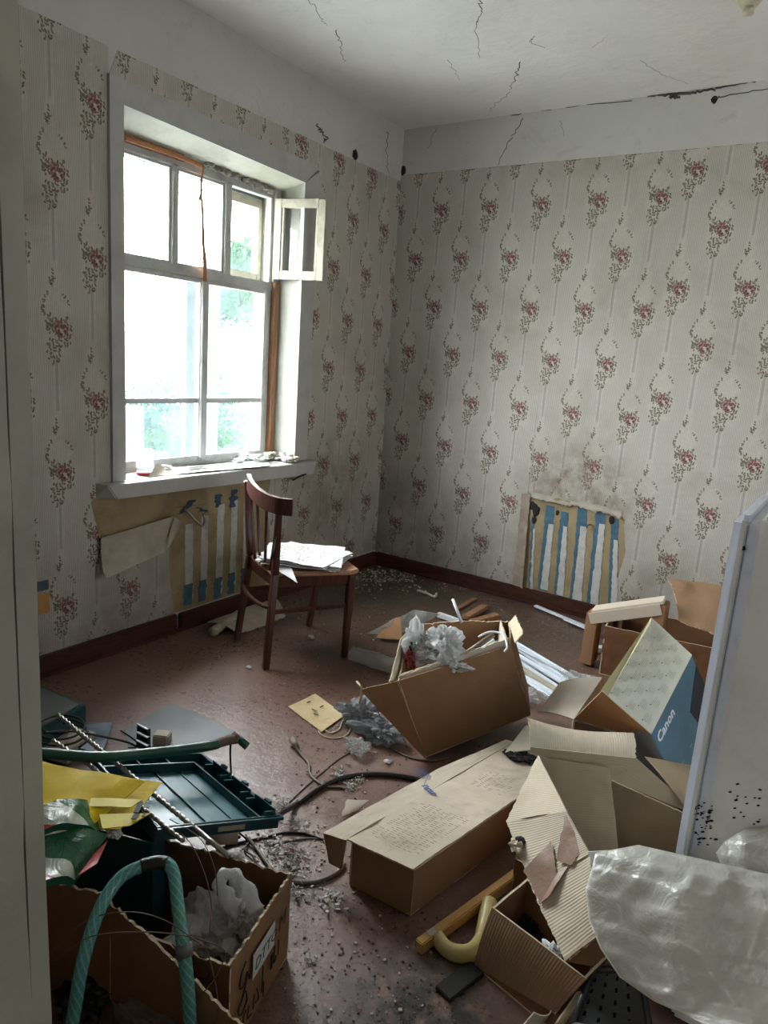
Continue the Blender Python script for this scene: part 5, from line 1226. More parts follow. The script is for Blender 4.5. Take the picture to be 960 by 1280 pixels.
# ================================================================== BOX F: big torn carton with the long ribbed flap
tFb = thing('torn_carton', 'big torn carton with a long pale ribbed flap folded across it, under the blue box', 'box', P3(-.42, 2.0, 0))
g00, g10, g11, g01 = P3(-.60, 1.74, .0), P3(-.205, 1.70, .0), P3(-.205, 2.15, .0), P3(-.60, 2.12, .0)
hF = .22
panel('side_panel', [g01, g00, up_(g00, .20), up_(g01, hF)], MT['kraft_d'], tFb, t=.006, nx=10, ny=8, rough=.004, seed=201)
panel('side_panel', [g11, g01, up_(g01, .27), up_(g11, .225)], MT['olive'], tFb, t=.006, nx=10, ny=8, rough=.004, bend=.01, seed=202, rag=(2,), ragamp=.006)
panel('side_panel', [g10, g11, up_(g11, hF-.02), up_(g10, .18)], MT['olive'], tFb, t=.006, nx=10, ny=8, rough=.004, seed=203)
panel('side_panel', [g00, g10, up_(g10, .14), up_(g00, .14)], MT['kraft_d'], tFb, t=.006, nx=10, ny=8, rough=.004, seed=204)
panel('bottom_panel', [up_(g00, .006), up_(g10, .006), up_(g11, .006), up_(g01, .006)], MT['kraft_d'], tFb, t=.005, nx=4, ny=4, seed=205)
# the long flap: upper ribbed strip, and the wider board below its crease
L1, L2 = G(659, 897, .42), G(792, 916, .40)
M1, M2 = G(662, 934, .385), G(796, 948, .365)
panel('flap', [M1, M2, L2, L1], MT['rib_x'], tFb, t=.006, nx=26, ny=10, rough=.005, bend=-.018, bendv=.010, seed=206, rag=(1, 3), ragamp=.008)
N1, N2, N3 = G(672, 943, .365), G(762, 974, .30), G(850, 1010, .24)
K2, K3 = G(797, 940, .37), G(868, 1018, .235)
panel('flap', [N1, N2, M2, M1], MT['olive'], tFb, t=.005, nx=18, ny=10, rough=.004, seed=207)
panel('flap', [N2, K3, K3+P3(.004, .01, .004), M2+P3(.0, 0, 0)], MT['olive'], tFb, t=.005, nx=14, ny=12, rough=.004, seed=208)
panel('flap', [G(762, 1012, .14), G(846, 1018, .16), K3-up*.004, N2-up*.004], MT['kraft_d'], tFb, t=.005, nx=10, ny=8, rough=.004, seed=209) if False else None
# board below the blue box, leaning on the far rim
tag(panel('folded_board', [G(806, 946, .33), G(858, 1010, .27), G(905, 1004, .29), G(900, 963, .335)], MT['olive'], None, t=.005, nx=14, ny=12, rough=.004, bend=.01, seed=211), 'olive-brown cardboard board under the lower edge of the blue box', 'cardboard')
# centre flap hanging down in front of the dark inside
panel('hanging_flap', [G(735, 1066, .125), G(773, 1063, .13), G(763, 960, .345), G(674, 946, .36)], MT['olive'], tFb, t=.005, nx=18, ny=20, rough=.006, bend=.006, seed=212, rag=(1,), ragamp=.004)

# ================================================================== G: tall leaning ribbed board with brown tape
tG = thing('taped_board', 'tall pale ribbed cardboard board with torn brown tape, leaning in the right foreground', 'cardboard', G(706, 1202, .1))
q1, q2, q3, q4, q5, q6 = G(672, 943, .372), G(632, 1026, .235), G(706, 1202, .205), G(748, 1168, .275), G(738, 1068, .365), G(708, 1014, .385)
panel('upper_board', [q2, q6, q1.lerp(q6, .12), q1], MT['rib_y'], tG, t=.006, nx=20, ny=20, rough=.004, seed=213, rag=(3,), ragamp=.006)
q7 = G(664, 1110, .22)
panel('middle_board', [q7, q5, q6, q2], MT['rib_y'], tG, t=.006, nx=18, ny=18, rough=.004, seed=214, rag=(3,), ragamp=.005)
panel('lower_board', [q3, q4, q5, q7], MT['rib_y'], tG, t=.006, nx=18, ny=18, rough=.005, bendv=.006, seed=215, rag=(3, 0), ragamp=.006)
und = G(716, 1206, .13); und2 = G(766, 1212, .12)
panel('folded_underside', [q3, und2, G(757, 1172, .22), q4], MT['kraft'], tG, t=.005, nx=10, ny=8, rough=.004, seed=216, rag=(1,), ragamp=.004)
nT = (q5-q7).cross(q6-q7).normalized(); nT = nT if nT.dot(CAM-q6) > 0 else -nT
def tape(pp, seed, nm='parcel_tape'):
    P = [G(*a)+nT*.007 for a in pp]; return panel(nm, P, MT['browntape'], tG, t=.001, nx=16, ny=16, rough=.003, seed=seed, rag=(1, 3), ragamp=.008, edge=MT['browntape'])
tape([(676, 1132, .225), (700, 1094, .285), (692, 1052, .315), (656, 1090, .238)], 217)
tape([(697, 1076, .305), (716, 1083, .322), (732, 1062, .36), (708, 1018, .377)], 218)
tape([(676, 1132, .225), (690, 1120, .26), (714, 1082, .315), (700, 1090, .29)], 219)
# crushed dark hole with torn fibres in the left edge
crum(650, 1052, .245, .016, 'dark', 'torn_hole', 'x', 'x', 220, (1.3, 1, .5)) if False else None
o = crumple('torn_hole', G(651, 1051, .252), .014, MT['dark'], tG, seed=220, sub=2, sq=(1.2, 1, .6)); o = crumple('torn_fibres', G(644, 1056, .248), .014, MT['pale'], tG, seed=221, sub=3, amp=1.3, sq=(.8, 1.0, .8))

# ================================================================== H: small open carton under the taped board
tH = thing('small_open_carton', 'small open ribbed brown carton on the floor under the taped board', 'box', G(592, 1207))
h00 = G(592, 1207, .002); h0t = G(615, 1134, .155)
h1t = G(733, 1224, .16); h1b = G(688, 1272, .03)
hft = G(659, 1098, .17); hfb = P3(hft.x+.01, hft.y-.01, .004)
hrt = hft+(h1t-h0t); hrb = P3(hrt.x, hrt.y, .004)
h1b = P3(h1t.x-.03, h1t.y-.03, .004)
h00b = G(596, 1209, .003)
panel('side_panel', [h00, G(693, 1268, .03), h1t, h0t], MT['rib_b'], tH, t=.006, nx=22, ny=14, rough=.005, bendv=.006, seed=231)
panel('side_panel', [hfb, h00, h0t, hft], MT['kraft_d'], tH, t=.006, nx=12, ny=10, rough=.003, seed=232)
panel('side_panel', [hrb, hfb, hft, hrt], MT['kraft_d'], tH, t=.006, nx=12, ny=10, rough=.003, seed=233)
panel('side_panel', [G(693, 1268, .03), hrb, hrt, h1t], MT['kraft_d'], tH, t=.006, nx=12, ny=10, rough=.003, seed=234)
panel('bottom_panel', [up_(h00, .004), up_(P3(h1b.x, h1b.y, 0), .006), up_(hrb, .004), up_(hfb, .004)], MT['kraft_d'], tH, t=.005, nx=4, ny=4, seed=235)
for k, (px_, py_, z_, s_, mm, lab) in enumerate([(662, 1160, .05, .035, 'black', 'black crumpled scrap inside the small open carton'), (690, 1190, .12, .02, 'paperw', 'small white paper wad at the lower rim of the small open carton'), (675, 1150, .05, .03, 'black', 'second black scrap, deeper inside the small open carton')]):
    q = G(px_, py_, z_); tag(crumple('scrap', q, s_, MT[mm], None, seed=236+k, sub=3, amp=1.0, sq=(1, 1, .7), floor=.012), lab, 'scrap')

# ================================================================== level / saw handle, lath, black crate
tL = thing('wooden_saw', 'yellow varnished wooden bar with a curved cream handle, under the flat carton edge', 'tool', G(540, 1178))
A, B_ = G(523, 1184, .02), G(656, 1087, .05)
MB().bar(A, B_, .026, .035).build('bar', MT['levelw'], tL, bevel=.003)
dr = (B_-A).normalized(); sd = dr.cross(up)
hc = [G(546, 1170, .03), G(556, 1184, .02), G(572, 1192, .018), G(590, 1190, .02), G(602, 1176, .02), G(606, 1160, .03), G(612, 1130, .04)]
tube('handle', hc, .020, MT['levelh'], tL, seg=12, radii=(.022, .030), flat=.8)
o = MB().bar(A+dr*.035+up*.0185, A+dr*.06+up*.0185, .018, .001).build('worn_patch', MT['paperd'], tL)
tag(MB().bar(G(553, 1243, .006), G(596, 1210, .006), .05, .012).build('lath', MT['black'], bevel=.002), 'flat black lath on the floor left of the small open carton', 'lath')
tag(MB().bar(G(563, 1247, .008), G(570, 1238, .008), .006, .006).build('white_chip', MT['paperw']), 'tiny white chip beside the flat black lath', 'scrap')
tK = thing('black_crate', 'black perforated plastic crate at the bottom edge, under the milky sack', 'crate', G(740, 1275))
kA, kB, kC, kD = G(715, 1282, .10), G(742, 1212, .14), G(800, 1212, .15), G(815, 1300, .12)
kn = (kB-kA).cross(kD-kA).normalized(); kn = kn if kn.z > 0 else -kn
# deck with real slots: a grid of bars
NU, NV = 5, 6
def kp(u, v): return kA.lerp(kD, u).lerp(kB.lerp(kC, u), v)
mb = MB(); nu, nv = 24, 26
holes = set()
for i in range(2, nu-2):
    for j in range(2, nv-2):
        if (i % 5 == 2) and ((j+(i//5)*2) % 5 in (0, 1)): holes.add((i, j))
for i in range(nu):
    for j in range(nv):
        if (i, j) in holes: continue
        P = [kp(i/nu, j/nv), kp((i+1)/nu, j/nv), kp((i+1)/nu, (j+1)/nv), kp(i/nu, (j+1)/nv)]; mb.hexa([q-kn*.004 for q in P]+P)
mb.build('perforated_side', MT['blackd'], tK)
for a, b in ((kA, kB), (kB, kC), (kC, kD), (kD, kA)):
    panel('side_panel', [P3(a.x, a.y, .004), P3(b.x, b.y, .004), b-kn*.004, a-kn*.004], MT['blackd'], tK, t=.004, nx=4, ny=4, seed=241)
    tube('rim', [a, b], .008, MT['blackd'], tK, smooth_path=False)
tag(panel('bent_board', [G(655, 1282, .02), G(712, 1262, .05), G(738, 1232, .11), G(700, 1236, .06)], MT['kraft'], None, t=.004, nx=12, ny=8, rough=.006, bend=.01, seed=242), 'brown curved board between the small open carton and the black crate', 'cardboard') if False else None
tag(panel('curled_card', [G(648, 1288, .02), G(684, 1274, .035), G(690, 1264, .05), G(668, 1266, .06)], MT['paperd'], None, t=.003, nx=10, ny=8, rough=.004, bend=.012, seed=243), 'pale curled card at the bottom edge left of the black crate', 'card')
tag(panel('bent_board', [G(690, 1286, .03), G(716, 1262, .06), G(742, 1226, .13), G(722, 1240, .10)], MT['olive'], None, t=.004, nx=12, ny=8, rough=.003, bend=.01, seed=244), 'curved brown board strip along the left rim of the black crate', 'cardboard')

# ================================================================== milky sack in front of the fridge
def sack(name, outline, Y0, Y1, thick, mat, label, seed, nx=80, ny=70, parent=None):
    """lumpy closed film body: rows from top to bottom, each (py, px_left, px_right)"""
    v = []; f = []
    R = len(outline)
    def row(t):
        s = t*(R-1); i = min(int(s), R-2); k = s-i; k = k*k*(3-2*k)*0.5+k*0.5
        a, b = outline[i], outline[i+1]; return [a[j]+(b[j]-a[j])*k for j in range(4)]
    for side in (0, 1):
        for j in range(ny+1):
            v_ = j/ny; pl, yl, pr_, yr_ = row(v_)
            for i in range(nx+1):
                u = i/nx; e = min(1, 4*math.sin(PI*u))*min(1, 4*math.sin(PI*v_))
                e2 = (math.sin(PI*min(max(u, 0), 1))*math.sin(PI*v_))**0.45
                Yp = Y0+(Y1-Y0)*v_
                q = WY(pl+(pr_-pl)*u, yl+(yr_-yl)*u, Yp)
                w_ = noise.noise(q*4+Vector((seed, 0, 0)))*.034+(.5-abs(noise.noise(Vector((q.x*7+q.z*5, q.z*3, q.y*6+seed)))))*.045-.02+(.5-abs(noise.noise(Vector((q.x*16-q.z*9, q.z*7, seed+q.y*9)))))*.018
                dd = (CAM-q).normalized()
                if side == 0: q = q+dd*(thick*.45*e2+w_*e2)
                else: q = q-dd*(thick*.55*e2)
                v.append(q)
    N = (nx+1)*(ny+1)
    for side in (0, 1):
        for j in range(ny):
            for i in range(nx):
                a = j*(nx+1)+i+side*N; g = (a, a+1, a+nx+2, a+nx+1); f.append(g if side else tuple(reversed(g)))
    ring = [i for i in range(nx+1)]+[j*(nx+1)+nx for j in range(1, ny+1)]+[ny*(nx+1)+i for i in range(nx-1, -1, -1)]+[j*(nx+1) for j in range(ny-1, 0, -1)]
    for k in range(len(ring)):
        a = ring[k]; b = ring[(k+1) % len(ring)]; f.append((a, b, b+N, a+N))
    o = mk(name, v, f, mat, parent, smooth=True)
    if label: tag(o, label, 'sack')
    return o
ol = [(798, 1056, 985, 1098), (744, 1066, 1010, 1118), (740, 1084, 1030, 1150), (732, 1112, 1040, 1190), (736, 1150, 1045, 1230), (750, 1185, 1045, 1262), (775, 1222, 1040, 1290), (818, 1252, 1030, 1310), (862, 1272, 1010, 1335), (905, 1292, 990, 1350), (930, 1330, 985, 1390), (950, 1380, 985, 1440)]
sack('plastic_sack', ol, 1.46, 1.20, .13, MT['sack'], 'big milky woven plastic sack at the bottom right, in front of the refrigerator', 3)
tag(panel('plastic_sheet', [WY(742, 1090, 1.50), WY(800, 1090, 1.50), WY(800, 1063, 1.50), WY(734, 1066, 1.50)], MT['bagw'], None, t=.003, nx=14, ny=10, rough=.012, seed=252, edge=MT['bagw']), 'shiny white corner of film behind the top left of the milky sack', 'plastic film')
ol2 = [(930, 1036, 1010, 1030), (905, 1052, 1020, 1050), (895, 1066, 1030, 1080), (905, 1090, 1030, 1110), (930, 1110, 1020, 1130)]
sack('plastic_sack', ol2, 1.575, 1.50, .05, MT['sack'], 'smaller milky sack fold behind the big one at the right edge', 5, 24, 18)

# ================================================================== BOX I: foreground carton with handwriting
tI = thing('marked_carton', 'brown torn-rim carton with black handwriting and a white label, bottom left', 'box', G(330, 1240, 0))
IR, IN = G(364, 1090, .25), G(288, 1206, .25)
IR0, IN0 = P3(IR.x, IR.y, .004), P3(IN.x, IN.y, .004)
far = P3(-.53, -.165, 0)
panel('side_panel', [IN0, IR0, IR, IN], MT['kraft'], tI, t=.006, nx=30, ny=20, rough=.003, seed=261, rag=(2,), ragamp=.014)
panel('side_panel', [IR0, IR0+far, IR+far, IR], MT['kraft_d'], tI, t=.006, nx=40, ny=20, rough=.005, seed=262, rag=(2,), ragamp=.022)
panel('side_panel', [IN0+far, IN0, IN, IN+far+up*.02], MT['kraft_d'], tI, t=.006, nx=40, ny=20, rough=.005, seed=263, rag=(2,), ragamp=.022)
panel('side_panel', [IR0+far, IN0+far, IN+far, IR+far], MT['kraft_d'], tI, t=.006, nx=20, ny=14, rough=.003, seed=264)
panel('bottom_panel', [up_(IN0, .004), up_(IR0, .004), up_(IR0+far, .004), up_(IN0+far, .004)], MT['kraft_d'], tI, t=.005, nx=4, ny=4, seed=265)
eI = (IR-IN).normalized(); nI = P3(eI.y, -eI.x, 0)
def ip(u, z): q = IN0.lerp(IR0, u); return P3(q.x, q.y, z)+nI*.0075
wI = (IR-IN).length
MB().hexa([ip(.30, .130), ip(.66, .132), ip(.66, .196), ip(.30, .196)]+[q+nI*.0012 for q in (ip(.30, .130), ip(.66, .132), ip(.66, .196), ip(.30, .196))]).build('white_label', MT['paperw'], tI)
text('handwriting', 'DTTO', .040, ip(.325, .146)+nI*.0016, eI, up, MT['ink'], tI, bold=-.0006, shear=.15)
text('handwriting', 'M', .055, ip(.72, .145)+nI*.0012, eI, up, MT['ink'], tI, shear=.2)
strokes('handwriting', [[ip(.19, .21), ip(.12, .195), ip(.10, .165), ip(.17, .155), ip(.22, .175), ip(.16, .13), ip(.09, .11), ip(.14, .085), ip(.22, .10), ip(.20, .13)], [ip(.24, .165), ip(.245, .15)]], .0022, MT['ink'], tI)
strokes('handwriting', [[ip(.10, .075), ip(.11, .03)], [ip(.17, .07), ip(.18, .035)], [ip(.17, .07), ip(.22, .075)], [ip(.26, .075), ip(.24, .045), ip(.30, .04)], [ip(.34, .08), ip(.33, .045)], [ip(.38, .085), ip(.42, .05), ip(.37, .05)], [ip(.48, .12), ip(.47, .05)], [ip(.50, .07), ip(.50, .03)], [ip(.62, .11), ip(.62, .07)], [ip(.64, .11), ip(.64, .07)], [ip(.68, .12), ip(.67, .075), ip(.72, .085)], [ip(.75, .12), ip(.75, .08)]], .0019, MT['ink'], tI)
strokes('printed_line', [[ip(.62, .228), ip(.94, .232)], [ip(.14, .02), ip(.9, .03)]], .0009, MT['greyink'], tI)
nJ = P3(.3, -.95, 0).normalized()
# round faded mark on the near wall of the carton
q0 = G(247, 1215, .22); mk0 = IN0+far*.12+P3(0, 0, .215); rg = []
fj = far.normalized(); nj = P3(-fj.y, fj.x, 0); nj = nj if nj.y < 0 else -nj
for rr_ in (.028, .018): rg.append([mk0+nj*.0075+fj*(rr_*1.2*math.cos(a*PI/8))+up*(rr_*math.sin(a*PI/8)) for a in range(17)])
strokes('round_mark', rg, .0012, MT['ink'], tI)
# white carrier bag with its handle loop, in box I
tb = thing('carrier_bag', 'white thin carrier bag with an upright handle loop, inside the marked carton', 'bag', G(290, 1170, .03))
crumple('bag_body', G(270, 1160, .12), .098, MT['bagw'], tb, seed=271, sub=4, amp=.65, sq=(1.0, .9, .62), rotz=.3)
crumple('bag_neck', G(303, 1140, .19), .055, MT['bagw'], tb, seed=272, sub=4, amp=.6, sq=(.75, .7, 1.0))
hl = [G(300, 1140, .22), G(285, 1125, .255), G(275, 1106, .275), G(278, 1094, .285), G(290, 1094, .28), G(304, 1110, .26), G(320, 1140, .22)]
P_ = catmull(hl, 6); v = []; f = []
for i, q in enumerate(P_):
    for k in range(8):
        a = 2*PI*k/8; c = P_[len(P_)//2].lerp(G(300, 1130, .22), .5)
        d_ = (P_[min(i+1, len(P_)-1)]-P_[max(i-1, 0)]).normalized(); s1 = d_.cross(CAM-q).normalized(); s2 = d_.cross(s1)
        w_ = .012+.012*(2*abs(i/(len(P_)-1)-.5))
        v.append(q+s1*math.cos(a)*w_*(1+.25*math.sin(k*2+i))+s2*math.sin(a)*.005)
for i in range(len(P_)-1):
    for k in range(8): f.append((i*8+k, i*8+(k+1) % 8, (i+1)*8+(k+1) % 8, (i+1)*8+k))
f += [tuple(range(7, -1, -1)), tuple(len(v)-8+k for k in range(8))]
mk('bag_handle', v, f, MT['bagw'], tb, smooth=True)

# ================================================================== BOX J: nearest carton, with the hose
tJ = thing('nearest_carton', 'nearest dark open carton with a torn rim, holding the teal hose', 'box', P3(-1.05, .6, 0))
j1, j2, j3 = G(139, 1123, .355), G(245, 1222, .245), G(305, 1280, .20)
j0 = G(96, 1092, .37); jl = P3(-1.40, .62, .36)
def dwn(q): return P3(q.x, q.y, .003)
panel('side_panel', [dwn(j2), dwn(j1), j1, j2], MT['kraft_d'], tJ, t=.006, nx=30, ny=20, rough=.004, seed=281, rag=(2,), ragamp=.020, flip=False)
panel('side_panel', [dwn(j3), dwn(j2), j2, j3], MT['kraft'], tJ, t=.006, nx=16, ny=14, rough=.004, seed=282, rag=(2,), ragamp=.018)
jA = P3(j1.x-.20, j1.y-.06, .36)
panel('side_panel', [dwn(j1), dwn(jA), jA, j1+up*.012], MT['kraft_d'], tJ, t=.006, nx=20, ny=14, rough=.004, seed=283, rag=(2,), ragamp=.018)
jB = P3(jA.x+.05, .36, .34); jC = P3(j3.x+.06, .40, .2)
panel('side_panel', [dwn(jA), dwn(jB), jB, jA], MT['kraft_d'], tJ, t=.006, nx=10, ny=8, seed=284)
panel('side_panel', [dwn(jB), dwn(jC), jC, jB], MT['kraft_d'], tJ, t=.006, nx=10, ny=8, seed=285)
panel('side_panel', [dwn(jC), dwn(j3), j3, jC], MT['kraft'], tJ, t=.006, nx=10, ny=8, seed=286)
panel('bottom_panel', [up_(dwn(jB), .004), up_(dwn(jC), .004), up_(dwn(j3), .004), up_(dwn(jA), .004)], MT['kraft_d'], tJ, t=.004, nx=4, ny=4, seed=287)
th = thing('garden_hose', 'thick braided teal hose bent in a tall loop in the nearest carton', 'hose', P3(-1.0, .62, .02))
hz = [(80, 1330, .10), (92, 1268, .20), (104, 1200, .30), (124, 1138, .37), (150, 1098, .40), (180, 1082, .41), (205, 1078, .41), (217, 1092, .40), (222, 1130, .37), (228, 1175, .33), (234, 1225, .26), (238, 1290, .16), (236, 1340, .08)]
tube('hose_tube', [G(*a) for a in hz], .0135, MT['hose'], th, n=8, seg=16)
tube('black_joint', [G(176, 1083, .411), G(195, 1078, .413), G(208, 1080, .411)], .0142, MT['black'], th, n=6, seg=16)
tube('tape_wrap', [G(229, 1180, .325), G(231, 1196, .305)], .0175, MT['greysheet'], th, seg=14, smooth_path=False)
tag(panel('black_strap', [G(196, 1248, .12), G(214, 1250, .12), G(232, 1190, .28), G(222, 1192, .28)], MT['black'], None, t=.012, nx=6, ny=10, bend=.01, rough=.004, seed=288, edge=MT['black']), 'black strap hanging behind the right arm of the hose loop', 'strap')
crum(185, 1282, .10, .055, 'brownr', 'brown_rag', 'glossy brown rag at the bottom of the nearest carton', 'rag', 289, (1.6, .8, .5), .6)
crum(110, 1240, .10, .06, 'black', 'black_bundle', 'dark bundle at the left bottom of the nearest carton', 'bundle', 290, (1, 1, .6), .6)
for k, (pp, lab) in enumerate([([(68, 1186, .30), (110, 1150, .36), (160, 1140, .385), (205, 1150, .38), (245, 1176, .34), (262, 1186, .31)], 'upper thin brown wire arching over the hose loop'),
        ([(70, 1200, .30), (110, 1172, .36), (165, 1165, .37), (220, 1168, .36), (262, 1178, .32), (281, 1188, .30), (279, 1202, .28), (262, 1232, .24), (232, 1258, .20), (205, 1275, .16)], 'lower thin brown wire looping right of the hose'),
        ([(205, 1030, .36), (235, 1050, .35), (255, 1090, .33), (264, 1130, .30), (262, 1165, .28)], 'thin wire falling from the drill bits into the marked carton'),
        ([(212, 1024, .36), (250, 1048, .35), (268, 1085, .33), (272, 1120, .30)], 'second thin wire falling behind the carrier bag handle'),
        ([(258, 1185, .29), (266, 1215, .26), (272, 1250, .22), (268, 1285, .18)], 'thin wire hanging over the near rim of the marked carton')]):
    tag(tube('thin_wire', [G(*a) for a in pp], .0013, MT['wire'], None, n=8, seg=5), lab, 'wire')

# ================================================================== tool case, tray lid, drill bits, envelope, bag
tT = thing('tool_case', 'dark teal plastic tool case body standing in the marked carton under the tray', 'tool case', P3(-1.36, .97, .01))
k0, k1 = G(200, 1036, .33), G(60, 1052, .335)
k0 = P3(-1.235, .985, .33); k1 = P3(-1.44, .915, .33)
kn_ = P3(-.33, .94, 0)*.10
KB = [k1-up*.30, k0-up*.30, k0+kn_*.55-up*.30, k1+kn_*.55-up*.30]
for a, b in ((0, 1), (1, 2), (2, 3), (3, 0)):
    panel('case_side', [KB[a], KB[b], KB[b]+up*.30, KB[a]+up*.30], MT['teal'], tT, t=.004, nx=4, ny=4, seed=291+a, edge=MT['teal'])
panel('case_bottom', KB, MT['teal'], tT, t=.004, nx=3, ny=3, seed=296, edge=MT['teal'])
tY = thing('tray_lid', 'dark teal plastic case lid with open compartments, lying tilted above the cartons', 'tool case lid', G(300, 990, .27))
yBR, yTR, yBL = G(350, 1019, .305), G(252, 941, .255), G(196, 1034, .375)
yTL = yTR+(yBL-yBR)*1.0
ny_ = (yTR-yBR).cross(yBL-yBR).normalized(); ny_ = ny_ if ny_.z > 0 else -ny_
def tp_(u, v, h=0): return yBR.lerp(yTR, u).lerp(yBL.lerp(yTL, u), v)+ny_*h
dpt = .034
def tplate(u0, v0, u1, v1, h0, h1, name, mat='teal', parent=tY):
    return MB().hexa([tp_(u0, v0, h0), tp_(u1, v0, h0), tp_(u1, v1, h0), tp_(u0, v1, h0), tp_(u0, v0, h1), tp_(u1, v0, h1), tp_(u1, v1, h1), tp_(u0, v1, h1)]).build(name, MT[mat], parent)
tplate(0, 0, 1, 1, -dpt, -dpt+.004, 'tray_floor', 'tealfloor')
tplate(0, 0, 1, .018, -dpt, 0, 'rim_wall'); tplate(0, .982, 1, 1, -dpt, 0, 'rim_wall'); tplate(0, .018, .012, .982, -dpt, 0, 'rim_wall'); tplate(.988, .018, 1, .982, -dpt, 0, 'rim_wall')
tplate(-.012, -.02, 1.01, .0, -.010, -.002, 'outer_lip'); tplate(-.02, -.02, .0, 1.0, -.010, -.002, 'outer_lip')
# inner ledge and stepped dividers along the far-right edge
tplate(.012, .135, .88, .150, -dpt, -.008, 'divider'); tplate(.86, .150, .875, .982, -dpt, -.004, 'divider')
for u0 in (.02, .30, .56): tplate(u0, .03, u0+.22, .042, -dpt, .014, 'clip_wall'); tplate(u0, .042, u0+.012, .12, -dpt, .008, 'divider'); tplate(u0+.205, .042, u0+.22, .12, -dpt, .004, 'divider')
for u0 in (.10, .37, .64): tplate(u0, .0, u0+.05, .03, -.006, .018, 'hinge_clip')
tplate(.10, .52, .86, .528, -dpt+.004, -dpt+.009, 'floor_rib'); tplate(.10, .30, .86, .306, -dpt+.004, -dpt+.007, 'floor_rib')
for v0 in (.35, .62): tplate(.875, v0, .988, v0+.012, -dpt, -.010, 'divider')
q = tp_(-.001, .30, -.02); 
MB().hexa([tp_(-.002, .30, -.026), tp_(-.002, .52, -.026), tp_(-.002, .52, -.012), tp_(-.002, .30, -.012)]+[x+(yBR-yTR).normalized()*.002 for x in (tp_(-.002, .30, -.026), tp_(-.002, .52, -.026), tp_(-.002, .52, -.012), tp_(-.002, .30, -.012))]).build('worn_label', MT['paperd'], tY)
# green tube across the top
tn = thing('green_tube', 'long dark green tube with taped end lying across the tray lid', 'tube', G(180, 940, .36))
tube('tube_body', [G(20, 938, .43), G(60, 942, .42), G(130, 946, .395), (G(200, 940, .365)), G(252, 934, .345), G(272, 930, .335)], .0145, MT['green'], tn, n=8, seg=14)
tube('taped_joint', [G(262, 932, .34), G(282, 926, .328), G(291, 924, .322)], .0150, MT['brownr'], tn, n=5, seg=12)
crumple('tape_lump', G(293, 923, .322), .016, MT['brownr'], tn, seed=301, sub=3, amp=.5, sq=(1, 1, .9))
tube('nozzle', [G(296, 922, .32), G(309, 933, .30)], .0125, MT['green'], tn, smooth_path=False, seg=12)
tag(tube('hanging_cord', [G(288, 930, .31), G(288, 950, .27), G(289, 968, .20)], .003, MT['black'], None, seg=6), 'short black cord hanging from the taped end of the green tube', 'cord')
# SDS drill bits (two-start flutes)
def drill(name, a, b, r, label, seed, tipn=.12):
    t = thing(name, label, 'drill bit', b); A, B_ = Vector(a), Vector(b); d_ = (B_-A)
    n_ = 90; P = [A+d_*(i/n_)*(1-tipn) for i in range(n_+1)]
    tube('flute', P, r, MT['steel'], t, seg=12, smooth_path=False, sect=lambda th: .62+.38*abs(math.cos(th)), twist=150)
    tube('shank', [A+d_*(1-tipn-.005), B_], r*.85, MT['steel'], t, seg=10, smooth_path=False); return t
drill('drill_bit', G(72, 893, .375), G(286, 1070, .345), .0075, 'longest steel drill bit running down from the green tube to the marked carton', 1, .16)
drill('drill_bit', G(104, 950, .385), G(229, 1051, .37), .0065, 'shorter steel drill bit left of the long one, below the yellow envelope corner', 2, .03)
drill('drill_bit', G(66, 925, .36), G(120, 962, .36), .006, 'short drill bit piece left of the others, above the yellow envelope', 3, .05)
# yellow envelope with papers
te = thing('yellow_envelope', 'open yellow envelope with papers and a black mark, above the green bag', 'envelope', G(110, 1000, .42))
E1, E2, E3_, E4 = G(30, 945, .46), G(203, 978, .415), G(150, 1037, .41), G(20, 1018, .455)
panel('back_side', [E4, E3_, E2, E1], MT['yellowp'], te, t=.002, nx=22, ny=14, rough=.006, bend=-.008, seed=311, edge=MT['yellowp'])
panel('front_side', [G(30, 1020, .465), G(118, 1030, .43), G(180, 978, .430), G(30, 955, .475)], MT['yellowp'], te, t=.002, nx=22, ny=14, rough=.008, bend=.01, seed=312, edge=MT['yellowp'])
panel('paper_sheet', [G(95, 1007, .452), G(163, 1010, .438), G(178, 1000, .437), G(82, 996, .458)], MT['yellowi'], te, t=.002, nx=12, ny=6, rough=.004, seed=313, edge=MT['yellowi'])
panel('paper_sheet', [G(128, 1036, .434), G(162, 1032, .430), G(188, 1016, .430), G(124, 1018, .440)], MT['yellowi'], te, t=.002, nx=12, ny=6, rough=.004, seed=314, edge=MT['yellowi'])
for a, b, w_ in (((170, 1016), (176, 1002), .012), ((167, 1024), (170, 1018), .012)): MB().bar(G(a[0], a[1], .437), G(b[0], b[1], .437), w_, .0015).build('black_mark', MT['ink'], te)
for k in range(4): q = G(177+k*2.0, 1020-k*3.5, .4325); MB().bar(q, q+P3(.006, .004, 0), .004, .0012).build('black_mark', MT['ink'], te)
